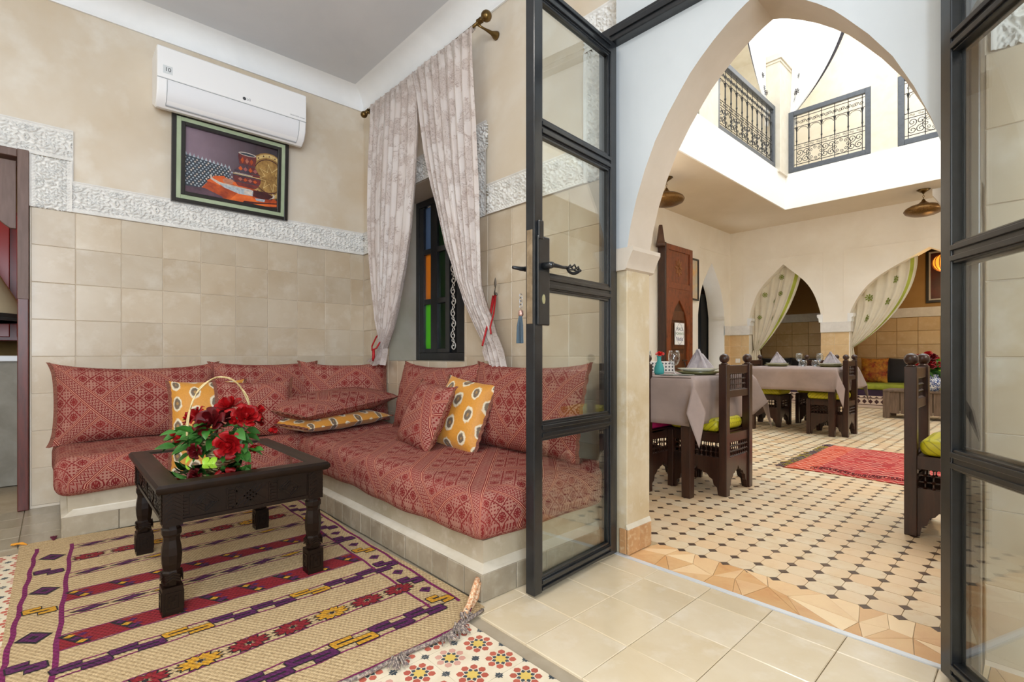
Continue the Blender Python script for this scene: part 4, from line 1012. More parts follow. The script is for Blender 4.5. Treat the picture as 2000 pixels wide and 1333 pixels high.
for k in range(20):
    a = k*pi/10; pp_([(.40+.218*cos(a+d)*q, .02+.338*sin(a+d)*q) for q, d in ((.96, -.05), (1.04, 0), (.96, .05))], 9)
for rr, mi in ((.16, 8), (.14, 7)):
    pp_([(.42+rr*(1 if k % 2 == 0 else .45)*cos(k*pi/8+.2), .0+rr*1.5*(1 if k % 2 == 0 else .45)*sin(k*pi/8+.2)) for k in range(16)], mi)
pp_([(-.35, -.42), (-.22, -.18), (-.10, -.14), (.02, -.20), (.30, -.26), (.5, -.36), (.5, -.5), (-.5, -.5), (-.5, -.44)], 3)
pp_([(-.20, -.16), (-.10, -.13), (-.02, -.24), (-.14, -.30), (-.28, -.26)], 4); pp_([(-.02, -.46), (.06, -.33), (.16, -.33), (.26, -.42), (.36, -.5), (-.06, -.5)], 4)
pp_([(-.5, -.40), (-.30, -.38), (-.12, -.46), (-.1, -.5), (-.5, -.5)], 12)
pp_([(.12, -.46), (.3, -.44), (.5, -.40), (.5, -.5), (.1, -.5)], 9); pp_([(.22, -.48), (.5, -.42), (.5, -.46), (.3, -.5)], 4)
pp_([(-.245, -.15), (-.24, -.22), (-.15, -.28), (.20, -.30), (.24, -.33), (.26, -.30), (.20, -.26), (-.14, -.24), (-.22, -.20), (-.228, -.15)], 10)
pp_([(-.16, -.26), (.22, -.285), (.215, -.36), (.06, -.365), (-.10, -.31)], 2); pp_([(.12, -.29), (.21, -.29), (.205, -.355), (.12, -.345)], 10)
pp_([(.22, -.26), (.36, -.25), (.46, -.30), (.44, -.36), (.3, -.38), (.22, -.36)], 9); pp_([(.40, -.36), (.46, -.33), (.475, -.29), (.44, -.25), (.455, -.29), (.44, -.33)], 10)
pp_([(.24, -.385), (.36, -.375), (.35, -.42), (.26, -.42)], 2)
ell(-.05, -.20, .065, .045, 11); ell(.08, -.215, .09, .04, 4)
jug = [(.12, .30), (.125, .24), (.11, .16), (.105, .11), (.16, .02), (.19, -.06), (.185, -.13), (.15, -.20), (.12, -.235)]
pp_([(.15-w*.82, z) for w, z in jug]+[(.15+w*.82, z) for w, z in reversed(jug)], 5)
pp_([(.15-w*.82, z) for w, z in jug[3:6]]+[(.15+w*.1, z) for w, z in reversed(jug[3:6])], 12)
ell(.15, .30, .10, .028, 10); ell(.15, .298, .082, .018, 1)
for z, w, mi in ((.115, .09, 1), (.0, .145, 1), (-.055, .155, 8), (-.075, .155, 1), (-.17, .13, 1)): pp_([(.15-w, z), (.15+w, z), (.15+w, z+.012), (.15-w, z+.012)], mi)
pp_([(.0+i*.018+.01, -.02 if (i//1) % 2 else -.046) for i in range(12)]+[(.2-i*.018+.01, -.026 if (i) % 2 else -.052) for i in range(12)], 10)
for i in range(4): pp_([(.05+i*.055, .05), (.075+i*.055, .09), (.1+i*.055, .05), (.075+i*.055, .015)], 6 if i % 2 else 3); pp_([(.05+i*.055, -.12), (.075+i*.055, -.09), (.1+i*.055, -.12), (.075+i*.055, -.15)], 6 if i % 2 == 0 else 3)
for i in range(3): pp_([(.075+i*.05, .19), (.095+i*.05, .24), (.115+i*.05, .19), (.095+i*.05, .14)], 6 if i % 2 else 3)
mb.build('canvas', PMS, pt, fix=False)
# ------------------------------------------------------------------ curtain rod and lace curtains
cr = thing('curtain_rod', 'antique brass curtain rod with ball finials above the window', 'curtain rod', (0, 1.80, 2.80))
b = MB(); b.tube([(-3.60, 0, -.01), (-2.20, 0, .008)], .009, 10); b.build('rod', m_brass, cr, smooth=True)
def ball(x, z, r, sg):
    n = 14; pr = [(r*sin(pi*k/n)+.0005, -r*cos(pi*k/n)) for k in range(n+1)]
    mb = MB().lathe(pr, 18, (x+sg*(r+.035), 0, z), ax='x'); mb.lathe([(.016, 0), (.017, .008), (.012, .014), (.018, .022), (.012, .03), (.010, .038)] if sg > 0 else [(.010, -.038), (.012, -.03), (.018, -.022), (.012, -.014), (.017, -.008), (.016, 0)], 14, (x, 0, z), ax='x')
    mb.build('finial', m_brass, cr, smooth=True)
ball(-3.60, -.012, .026, -1); ball(-2.22, .008, .031, 1)
for x, z in ((-2.225, .008), (-3.585, -.01)):
    mb = MB(); mb.lathe([(.006, .0), (.007, .05), (.012, .10), (.024, .128), (.026, .139), (.0001, .139)], 14, (x, 0, z-.018), ax='y'); mb.tube([(x, 0, z), (x, .004, z-.018)], .011, 8); mb.tube([(x, .014*cos(t*pi/6), z+.014*sin(t*pi/6)) for t in range(12)], .004, 6, closed=True); mb.build('bracket', m_brass, cr, smooth=True)
def interp(pts, t):
    x = t*(len(pts)-1); i = min(int(x), len(pts)-2); f = x-i; return [a+(b2-a)*f for a, b2 in zip(pts[i], pts[i+1])]
def zline(pts, z):
    for (x0, z0), (x1, z1) in zip(pts[:-1], pts[1:]):
        if z <= z0 and z >= z1: return x0+(x1-x0)*(z0-z)/max(1e-6, z0-z1)
    return pts[-1][0] if z < pts[-1][1] else pts[0][0]
def curtain(label, Lp, Rp, nf, tail, y=1.80, dy=0, seed=0):
    r = thing('lace_curtain', label, 'curtain', group='pair of lace curtains at the window')
    NU, NV = nf*10, 90
    def f(u, v):
        tl, tr = interp(Lp, v), interp(Rp, v)
        x = tl[0]+(tr[0]-tl[0])*u; z = tl[1]+(tr[1]-tl[1])*u
        w = abs(tr[0]-tl[0]); A = .019*(.35+.65*min(1, v*6))*(1.0 if v < .75 else 1.15)
        fo = A*sin(u*nf*2*pi+seed+.8*sin(v*3))+.35*A*sin(u*nf*4.4*pi+v*4)
        if v < .05: fo += .006*sin(u*nf*9*pi)
        ny = .03*sin(pi*u)*(v > .02)*min(1, v*3)
        return (x+.3*fo*(1-2*u)*.4, y+dy-.013-fo-ny+(.05*v), z+(.006*sin(u*nf*7) if v == 0 else 0))
    mb = MB(); mb.grid(f, NU, NV, 0, lambda u, v: (u*1.05+seed*.37, v*2.0)); mb.build('panel', m_lace, r, smooth=True, fix=False)
    mb = MB()
    def h(u, v):
        (x0, z0), (x1, z1) = interp(Lp, 0), interp(Rp, 0); x = x0+(x1-x0)*u; z = z0+(z1-z0)*u
        a = v*2*pi; return (x, y+.014*cos(a)+.003*sin(u*60), z+.004-.008+.016*sin(a)+.003*sin(u*37+seed))
    mb.grid(h, 60, 10, 0, lambda u, v: (u, v*.1)); mb.build('rod_pocket', m_lace, r, smooth=True, fix=False)
    mb = MB(); n = len(tail)
    def g2(u, v):
        (x0, z0), (x1, z1) = interp(tail[0], v), interp(tail[1], v); return (x0+(x1-x0)*u, y+dy+.03-.02*sin(u*nf*pi*1.4+seed)*(1-.2*v)-.02*sin(pi*u), z0+(z1-z0)*u+.01*sin(u*9))
    mb.grid(g2, 40, 20, 0, lambda u, v: (u*.5+.3, v*.3)); mb.build('tail', m_lace, r, smooth=True, fix=False)
    return r
curtain('lace curtain tied back on the left side of the window', [(-3.515, 2.80), (-3.535, 2.50), (-3.557, 2.25), (-3.574, 1.9), (-3.574, 1.72), (-3.54, 1.42), (-3.50, 1.17), (-3.46, 1.03), (-3.433, .938)],
        [(-2.90, 2.80), (-2.861, 2.66), (-2.861, 2.42), (-2.899, 2.08), (-2.958, 1.78), (-3.046, 1.5), (-3.152, 1.26), (-3.247, 1.08), (-3.374, .93)], 8, ([(-3.433, .94), (-3.52, .885), (-3.655, .825)], [(-3.37, .94), (-3.37, .89), (-3.40, .80)]), seed=1)
curtain('lace curtain tied back on the right side of the window', [(-2.92, 2.80), (-2.861, 2.64), (-2.774, 2.21), (-2.70, 1.97), (-2.655, 1.85), (-2.564, 1.57), (-2.456, 1.366), (-2.368, 1.2), (-2.27, 1.045), (-2.19, .93)],
        [(-2.265, 2.80), (-2.262, 2.58), (-2.245, 2.3), (-2.237, 2.05), (-2.227, 1.8), (-2.225, 1.6), (-2.218, 1.28), (-2.18, 1.16), (-2.13, 1.06), (-2.10, .97)], 8, ([(-2.20, .945), (-2.205, .90), (-2.185, .85)], [(-2.10, .985), (-2.05, .90), (-2.015, .79)]), dy=.0, seed=2)
m_tie = M('red cord', '#b8121c', '#8e0c14', rough=.6, scale=60)
t = thing('curtain_tie', 'red cord tie looped from the wall hook round the right curtain', 'cord', group='red curtain ties')
MB().tube([(-2.215, 1.915, 1.235), (-2.175, 1.85, 1.12), (-2.145, 1.79, 1.02), (-2.122, 1.745, .935)], .006, 6).tube([(-2.225, 1.91, 1.235), (-2.19, 1.86, 1.13), (-2.165, 1.82, 1.06), (-2.16, 1.80, 1.0)], .005, 6).tube([(-2.205, 1.915, 1.235), (-2.16, 1.86, 1.12), (-2.12, 1.80, 1.04), (-2.09, 1.78, 1.0)], .005, 6).build('cord', m_tie, t, smooth=True)
t = thing('curtain_tie', 'red cord tie round the foot of the left curtain', 'cord', group='red curtain ties')
MB().tube([(-3.52, 1.90, 1.09), (-3.46, 1.80, 1.02), (-3.42, 1.745, .95), (-3.39, 1.73, .92), (-3.36, 1.75, .935), (-3.39, 1.80, .99), (-3.49, 1.90, 1.08)], .006, 6).tube([(-3.385, 1.74, .93), (-3.375, 1.735, .87), (-3.385, 1.735, .84)], [.010, .012, .007], 6).build('cord', m_tie, t, smooth=True)
h = thing('wall_hook', 'leaf-ended metal curtain hook on the wall right of the curtain', 'hook')
MB().lathe([(.012, -.012), (.012, -.004), (.004, 0)], 10, (-2.225, YB, 1.245), ax='y').tube([(-2.225, YB-.01, 1.245), (-2.205, YB-.035, 1.245), (-2.19, YB-.045, 1.26), (-2.187, YB-.045, 1.275)], .004, 6).lathe([(.001, 0), (.010, .02), (.011, .035), (.006, .055), (.001, .065)], 8, (-2.186, YB-.045, 1.272), sx=1, sy=.4).build('hook', M('dull metal', '#6a645c', rough=.4, metal=.6), h, smooth=True)
ts = thing('key_tassel', 'dark teal tassel on a chain hanging from the door lock', 'tassel')
tx, ty = -1.312, 1.262
mb = MB()
for k in range(4): mb.tube([(tx+.007*cos(q*pi/4)*(k % 2), ty+.007*cos(q*pi/4)*((k+1) % 2), 1.10-k*.0125+.008*sin(q*pi/4)) for q in range(8)], .0016, 4, closed=True)
mb.build('chain', M('steel chain', '#9a9a9c', rough=.3, metal=.8), ts)
MB().lathe([(.001, 1.05), (.009, 1.045), (.010, 1.03), (.008, 1.025)], 10, (tx, ty, 0)).build('cap', M('pink gold cap', '#b08c80', rough=.3, metal=.6), ts, smooth=True)
mb = MB(); rd = random.Random(2)
for k in range(40):
    a = rd.uniform(0, 6.3); r = rd.uniform(.002, .016); mb.tube([(tx+.4*r*cos(a), ty+.4*r*sin(a), 1.03), (tx+r*cos(a), ty+r*sin(a), .99), (tx+r*cos(a)*1.15, ty+r*sin(a)*1.15, .925)], .0018, 4)
mb.build('strands', M('dark teal silk', '#0e3f52', '#0a2c3c', rough=.5), ts)
# ------------------------------------------------------------------ THE COURTYARD
XL, YF, ZC = -4.25, 9.87, 3.30
cf = struct('floor', 'courtyard floor of cream octagon tiles with small brown squares', 'floor', (0, 0, 0))
MB().box(-4.6, 2.03, -.2, 3.2, 12.2, -.004).box(-1.3, 1.84, -.2, -.115, 2.03, -.004).build('screed', M('pale grout', '#b9a17c', '#a8906c', rough=.8, scale=20), cf)
P_ = .0985; cut = .0215; g = .0012; OX, OY = -1.2655, 2.1325
def octp(cx, cy, z):
    h = P_/2-g; c = cut-g*.4
    return [(cx+a*h+0, cy+b, z) for a, b in ()] or [(cx-h, cy-h+c, z), (cx-h+c, cy-h, z), (cx+h-c, cy-h, z), (cx+h, cy-h+c, z), (cx+h, cy+h-c, z), (cx+h-c, cy+h, z), (cx-h+c, cy+h, z), (cx-h, cy+h-c, z)]
def slab(mb, top, dz=.004):
    n = len(top); vs = list(top)+[(x, y, z-dz) for x, y, z in top]; mb.add(vs, [tuple(range(n))]+[(i, n+i, n+(i+1) % n, (i+1) % n) for i in range(n)])
ob = MB(); slab(ob, octp(0, 0, 0)); om = ob.mesh('tile', m_oct)
d = cut-g*1.6; db = MB(); slab(db, [(-d, 0, 0), (0, -d, 0), (d, 0, 0), (0, d, 0)]); dm = db.mesh('tile', m_dot)
def px(x, y):
    fw = -.7330445*x+.6801807*y; r = .6801807*x+.7330445*y; return (1000+965*r/fw, fw) if fw > .1 else (0, 99)
oc, dc = [], []
for i in range(-30, 26):
    for j in range(0, 80):
        x, y = OX+i*P_, OY+j*P_
        if XL+.04 < x and y < 9.93:
            u, fw = px(x, y); vis = 1238 < u < 1850
            oc.append((fw if vis else fw+50, x, y)) if u < 2300 else None
            if x-P_/2 > XL and y > 2.1: dc.append((fw if vis else fw+50, x-P_/2, y+P_/2-P_)) if u < 2300 else None
oc.sort(); dc.sort()
rd = random.Random(4)
for lst, me in ((oc, om), (dc, dm)):
    for fw, x, y in lst[:290]: put('tile', me, cf, (x, y, rd.uniform(-.0005, .0003)))
mats_o = [m_oct]+[M('octagon tile', a, b2, rough=.38, scale=6, c3='#d2b48c') for a, b2 in (('#e0cfb0', '#d8c4a0'), ('#dcc098', '#d4b68c'), ('#e4d8bc', '#dccaa8'))]
mb = MB()
for fw, x, y in oc[290:]: mb.add(octp(x, y, rd.uniform(-.0006, .0002)), [tuple(range(8))], rd.choice([0, 1, 1, 2, 3]))
mb.build('far_tiles', mats_o, cf, fix=False)['kind'] = 'stuff'
mb = MB()
for fw, x, y in dc[290:]: mb.add([(x-d, y, 0), (x, y-d, 0), (x+d, y, 0), (x, y+d, 0)], [(0, 1, 2, 3)])
mb.build('far_dots', m_dot, cf, fix=False)['kind'] = 'stuff'
# irregular terracotta border
xs = [-1.245]; rd = random.Random(9)
while xs[-1] < -.12: xs.append(xs[-1]+rd.uniform(.08, .15))
yrow = [1.848, 1.965, 2.083]
jt = {}
def J(i, k):
    if (i, k) not in jt: jt[(i, k)] = (xs[i]+rd.uniform(-.045, .045)*(k < 3), yrow[k]+(rd.uniform(-.035, .035) if k == 1 else 0))
    return jt[(i, k)]
def piece(pts):
    cx = sum(p[0] for p in pts)/len(pts); cy = sum(p[1] for p in pts)/len(pts); s_ = .975
    mb = MB(); slab(mb, [((x-cx)*s_, (y-cy)*s_, 0) for x, y in pts]); mb.build('tile', m_orange, cf, loc=(cx, cy, rd.uniform(-.001, .0003)))
for i in range(len(xs)-1):
    for k in range(2):
        a, b2, c, d_ = J(i, k), J(i+1, k), J(i+1, k+1), J(i, k+1); q = rd.random()
        if q < .4: piece([a, b2, c]); piece([a, c, d_])
        elif q < .75: piece([a, b2, d_]); piece([b2, c, d_])
        else: piece([a, b2, c, d_])
# walls
def wall_arched(par, x0, x1, zt, y0, y1, arches, mat, zb=0, pl='xz', nm='wall_face'):
    poly = [(x0, zb)]
    for cx, w, zs, za in arches: poly += arc_pts(cx, w, zs, za, 14, zb)
    poly += [(x1, zb), (x1, zt), (x0, zt)]
    # split the outline into strips between arch centres so every face stays simple
    cuts = [x0]+[a[0] for a in arches]+[x1]; mb = MB()
    for i in range(len(cuts)-1):
        a, b2 = cuts[i], cuts[i+1]; pts = []
        if i > 0:
            A = arc_pts(*arches[i-1], 14, zb); h = A[len(A)//2:]; pts += h
        else: pts += [(a, zb)]
        if i < len(arches):
            A = arc_pts(*arches[i], 14, zb); pts += A[:len(A)//2+1]; pts += [(b2, zt)]
        else: pts += [(b2, zb), (b2, zt)]
        pts += [(a, zt)]
        for yy in (y0, y1):
            f = (lambda p: (p[0], yy, p[1])) if pl == 'xz' else (lambda p: (yy, p[0], p[1]))
            mb.add([f(p) for p in pts], [tuple(range(len(pts)))])
    for ar in arches:
        A = arc_pts(*ar, 14, zb); n = len(A)
        f = (lambda p, yy: (p[0], yy, p[1])) if pl == 'xz' else (lambda p, yy: (yy, p[0], p[1]))
        mb.add([f(p, y0) for p in A]+[f(p, y1) for p in A], [(i, i+1, n+i+1, n+i) for i in range(n-1)])
    for x in (x0, x1):
        f = (lambda p, yy: (p[0], yy, p[1])) if pl == 'xz' else (lambda p, yy: (yy, p[0], p[1]))
        mb.add([f((x, zb), y0), f((x, zb), y1), f((x, zt), y1), f((x, zt), y0)], [(0, 1, 2, 3)])
    return mb.build(nm, mat, par, auto=30)
cw_ = struct('wall_court_left', 'white courtyard wall with a narrow pointed doorway and the tall cedar door', 'wall')
wall_arched(cw_, 2.0, YF+.1, ZC+.1, XL, XL-.32, [(9.06, .54, 1.62, 2.62)], m_court, pl='yz')
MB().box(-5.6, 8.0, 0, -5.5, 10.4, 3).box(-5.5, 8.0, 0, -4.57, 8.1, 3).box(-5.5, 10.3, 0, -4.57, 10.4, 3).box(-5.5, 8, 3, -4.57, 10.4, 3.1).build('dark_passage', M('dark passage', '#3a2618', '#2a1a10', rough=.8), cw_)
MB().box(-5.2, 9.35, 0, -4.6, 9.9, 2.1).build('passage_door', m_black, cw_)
def dadot(par, o, u, n, rng, mat=m_ctile): tiles(par, o, u, (0, 0, 1), n, rng, (.21, .213), (rng[0], .0), mat, t=.008)
dadot(cw_, (XL-.004, 0, 0), (0, 1, 0), (1, 0, 0), (9.60, .0, YF, 1.28))
MB().box(XL-.01, 9.60, 1.28, XL+.012, YF, 1.46).build('plaster_band', m_carve, cw_)
for z in (1.56, 1.60): MB().box(XL-.30, 9.585, z, XL+.006, 9.606, z+.012).build('impost_line', m_court, cw_)
MB().box(XL-.002, 8.6, 2.84, XL+.008, 9.8, 2.856).build('panel_line', m_court, cw_)
cb_ = struct('wall_court_back', 'white courtyard wall of tall pointed arches opening on lounge alcoves', 'wall')
AR = [(-3.28, .61, 1.60, 2.565), (-1.205, 1.035, 1.60, 2.555), (1.35, 1.1, 1.6, 2.57)]
wall_arched(cb_, XL-.02, 3.2, ZC+.1, YF, YF+.22, AR, m_court)
PIL = [(-4.25, -3.89), (-2.67, -2.24), (-.17, .25)]
for a, b2 in PIL:
    dadot(cb_, (0, YF+.004, 0), (1, 0, 0), (0, -1, 0), (a, .0, b2, 1.28))
    MB().box(a-.0, YF-.03, 1.285, b2+.02, YF+.24, 1.46).build('pillar_cap', m_carve, cb_, bevel=.004)
    for sg, x in ((1, b2), (-1, a)):
        if x < -4.2: continue
        MB().prism([(x-sg*.03, 1.46), (x+sg*.03, 1.46), (x+sg*.03, 1.53), (x+sg*.055, 1.55), (x+sg*.055, 1.60), (x-sg*.03, 1.60)], YF-.015, YF+.2).build('impost', m_white, cb_)
for x in (-3.995, -2.632): MB().box(x-.007, YF-.007, 1.62, x+.007, YF+.002, 2.69).build('panel_line', m_court, cb_)
for x0, x1 in ((-3.995, -2.632), (-2.326, 0)): MB().box(x0, YF-.008, 2.68, x1, YF+.002, 2.695).build('panel_line', m_court, cb_)
MB().box(-2.333, YF-.007, 1.62, -2.319, YF+.002, 2.69).build('panel_line', m_court, cb_)
al = struct('wall_alcove', 'ochre back wall of the lounge alcoves, tiled below a pale band', 'wall')
YA = 11.2
b = MB(); b.box(XL-.4, YA+.006, 0, 3.2, YA+.2, 3.2).box(-4.27, YF+.2, 0, -4.15, YA, 3.2).box(-2.50, YF+.2, 0, -2.42, YA, 3.2).box(3.1, YF, 0, 3.2, YA, 3.3); b.build('plaster', m_alcove, al)
MB().box(XL-.4, YF+.1, 2.9, 3.2, YA+.2, 3.0).build('alcove_ceiling', m_alcove, al)
tiles(al, (0, YA+.004, 0), (1, 0, 0), (0, 0, 1), (0, -1, 0), (-4.15, .6, -2.5, 1.56), (.30, .24), (-4.15, .6), m_ctile, t=.01, gap=.006)
tiles(al, (0, YA+.004, 0), (1, 0, 0), (0, 0, 1), (0, -1, 0), (-2.42, .6, -.4, 1.56), (.30, .24), (-2.42, .6), m_ctile, t=.01, gap=.006)
for a, b2 in ((-4.15, -2.5), (-2.42, 3.1)): MB().box(a, YA-.02, 1.565, b2, YA+.006, 1.73).build('plaster_band', m_carve, al)
cR = struct('wall_court_right', 'white courtyard wall hidden behind the right door leaf', 'wall'); MB().box(3.1, 2.0, 0, 3.3, YF, ZC+.1).build('plaster', m_court, cR)
cN = struct('wall_court_front', 'white courtyard side of the sitting-room wall', 'wall')
MB().box(-.05, 2.265, 0, 3.2, 2.30, ZC+.1).box(-1.46, 2.035, 2.35, 3.2, 2.265, ZC+.1).box(XL, 2.265, 2.2, -1.46, 2.30, ZC+.1).build('plaster', m_court, cN)
# gallery slab, fascia and the open well
WX0, WX1, WY0, WY1 = -2.94, 1.9, 3.6, 8.91
cs = struct('ceiling', 'cream underside and white edge of the gallery round the open courtyard well', 'ceiling')
def slabs(z0, z1, mat, nm, x0=-5.2, x1=3.3, y0=2.0, y1=11.4):
    MB().box(x0, y0, z0, WX0, y1, z1).box(WX1, y0, z0, x1, y1, z1).box(WX0, y0, z0, WX1, WY0, z1).box(WX0, WY1, z0, WX1, y1, z1).build(nm, mat, cs)
slabs(ZC, ZC+.05, m_courtceil, 'soffit', y1=YF+.05)
e = .004; m_fas = M('fascia white', '#f6f4f0', rough=.6)
MB().box(WX0, WY0, ZC, WX0+.02, WY1, 3.88).box(WX0, WY1-.02, ZC, WX1, WY1, 3.88).box(WX1-.02, WY0, ZC, WX1, WY1, 3.88).box(WX0, WY0, ZC, WX1, WY0+.02, 3.88).box(WX0-.28, WY0, 3.84, WX0, WY1+.28, 3.88).box(WX0, WY1, 3.84, WX1, WY1+.28, 3.88).build('fascia', m_fas, cs)
slabs(3.75, 3.84, m_court, 'gallery_floor')
ug = struct('wall_gallery', 'cream outer walls of the upper gallery seen through the courtyard well', 'wall')
m_up = M('gallery cream paint', '#f2eee3', '#ece6d8', rough=.7, glob=True)
MB().box(-5.0, 2.0, 3.8, -4.7, 11.2, 7.3).box(-5.0, 10.7, 3.8, 3.3, 10.9, 7.3).box(3.1, 2, 3.8, 3.3, 11, 7.3).box(-5, 1.9, 3.8, 3.3, 2.1, 7.3).build('plaster', m_up, ug)
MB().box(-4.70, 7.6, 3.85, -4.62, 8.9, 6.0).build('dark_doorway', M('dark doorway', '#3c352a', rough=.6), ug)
slabs(7.0, 7.15, m_up, 'roof')
m_colu = M('column cream', '#e4dccd', '#dbd2c0', rough=.7)
# columns of the upper gallery
for (x0, y0, x1, y1, lab) in ((-3.22, 8.534, -2.885, 9.20, 'white square gallery column at the far corner of the well'), (-3.22, 5.93, -2.94, 6.458, 'white gallery column between the left railings'), (-1.756, 8.91, -1.439, 9.2, 'white gallery column between the right railings'), (.3, 8.91, .62, 9.2, 'white gallery column far right, hidden'), (-3.22, 3.5, -2.94, 3.95, 'white gallery column nearest on the left, hidden')):
    c = thing('gallery_column', lab, 'column', ((x0+x1)/2, (y0+y1)/2, 3.84), group='white columns of the upper gallery'); a, b2 = (x1-x0)/2, (y1-y0)/2
    MB().box(-a, -b2, 0, a, b2, 1.86).build('shaft', m_colu, c); MB().box(-a-.035, -b2-.035, 1.80, a+.035, b2+.035, 1.90).box(-a-.015, -b2-.015, 1.76, a+.015, b2+.015, 1.80).build('capital', m_colu, c, bevel=.008)
    MB().box(-a, -b2, 1.9, a, b2, 3.2).build('pier', m_fas, c)
for (o_, pl, cx, w, y0) in ((ug, 'xz', -2.32, .565, 9.0), (ug, 'xz', -.57, .87, 9.0)):
    wall_arched(ug, cx-w-.02, cx+w+.02, 7.05, y0, y0+.15, [(cx, w, 5.75, 6.6)], m_fas, zb=5.7)
for cy, w in ((7.496, 1.038), (4.94, .99)): wall_arched(ug, cy-w-.02, cy+w+.02, 7.05, -3.15, -3.0, [(cy, w, 5.75, 6.7)], m_fas, zb=5.7, pl='yz')
# railings
def scr(r0=.055, rad=.005):
    mb = MB(); spiral(mb, 0, r0, r0, -pi/2, 1.4, 0, rad, 1, .2, 16); spiral(mb, 0, -r0, r0, pi/2, 1.4, 0, rad, 1, .2, 16); return mb.mesh('scroll', m_iron)
S1, S2 = scr(), scr(.030, .004)
def ringm():
    mb = MB()
    for k in range(8):
        a = k*pi/4; spiral(mb, .085*cos(a), .085*sin(a), .028, a, 1.3, 0, .004, 1, .2, 12)
    mb.tube([(.125*cos(k*pi/12), 0, .125*sin(k*pi/12)) for k in range(24)], .004, 4, closed=True); return mb.mesh('scroll_ring', m_iron)
RG = ringm()
def balu():
    mb = MB(); mb.lathe([(.008, 0), (.008, .04), (.014, .06), (.009, .08), (.008, .22), (.013, .25), (.018, .27), (.018, .28)], 8); return mb.mesh('baluster', m_iron)
BL = balu()
def railing(loc, rz_, Wd, label, fw_=.075):
    r = thing('gallery_railing', label, 'railing', loc, rz_, group='wrought-iron railings of the upper gallery'); H = 1.0
    mb = MB(); mb.box(0, -.03, 0, fw_, .03, H).box(Wd-fw_, -.03, 0, Wd, .03, H).box(fw_, -.03, 0, Wd-fw_, .03, fw_).box(fw_, -.03, H-fw_, Wd-fw_, .03, H); mb.build('frame', m_steelg, r, bevel=.006)
    a, b2 = fw_+.04, Wd-fw_-.04; z0, z1 = .12, .88; za, zb2 = .37, .73; mb = MB()
    for z in (z0, za, za+.07, zb2, z1): mb.tube([(a-.04, 0, z), (b2+.04, 0, z)], .0055, 4)
    n = max(3, round((b2-a)/.19)); w = (b2-a)/n
    for i in range(n+1): mb.tube([(a+i*w, 0, z0-.045), (a+i*w, 0, za+.07)], .005, 4); mb.tube([(a+i*w, 0, zb2), (a+i*w, 0, z1+.045)], .005, 4)
    nb = n*1+1
    for i in range(n*2-1):
        x = a+(i+.5)*w/2+w/4; 
    for i in range(n): mb.tube([(a+i*w+w*.08, 0, zb2-.07)]+[(a+(i+.5)*w-w*.42*cos(t*pi/6), 0, zb2-.07+.055*sin(t*pi/6)) for t in range(7)], .004, 4)
    mb.build('bars', m_iron, r)
    for i in range(n+1): put('baluster', BL, r, (a+i*w, 0, za+.07))
    for i in range(n):
        x = a+(i+.5)*w
        if i % 2 == 1: put('scroll_ring', RG, r, (x, 0, (z0+za)/2))
        else:
            for dx in (-w*.25, w*.25): put('scroll', S1, r, (x+dx, 0, (z0+za)/2))
        for dx in (-w*.27, w*.27): put('scroll', S2, r, mat=T((x+dx, 0, (zb2+z1)/2))@Matrix.Rotation(pi/2, 4, 'Y')); put('scroll', S2, r, mat=T((x+dx, 0, za+.035))@Matrix.Rotation(pi/2, 4, 'Y')@Matrix.Scale(.55, 4))
    return r
railing((-2.885, 8.95, 3.9), 0, 1.129, 'railing between the corner column and the next one, right of the well corner')
railing((-1.439, 8.95, 3.9), 0, 1.74, 'right-most railing, cut by the arch')
railing((-2.98, 6.458, 3.9), pi/2, 2.076, 'long railing seen at a steep angle left of the corner column')
railing((-2.98, 3.95, 3.9), pi/2, 1.98, 'railing mostly hidden behind the arch on the left')
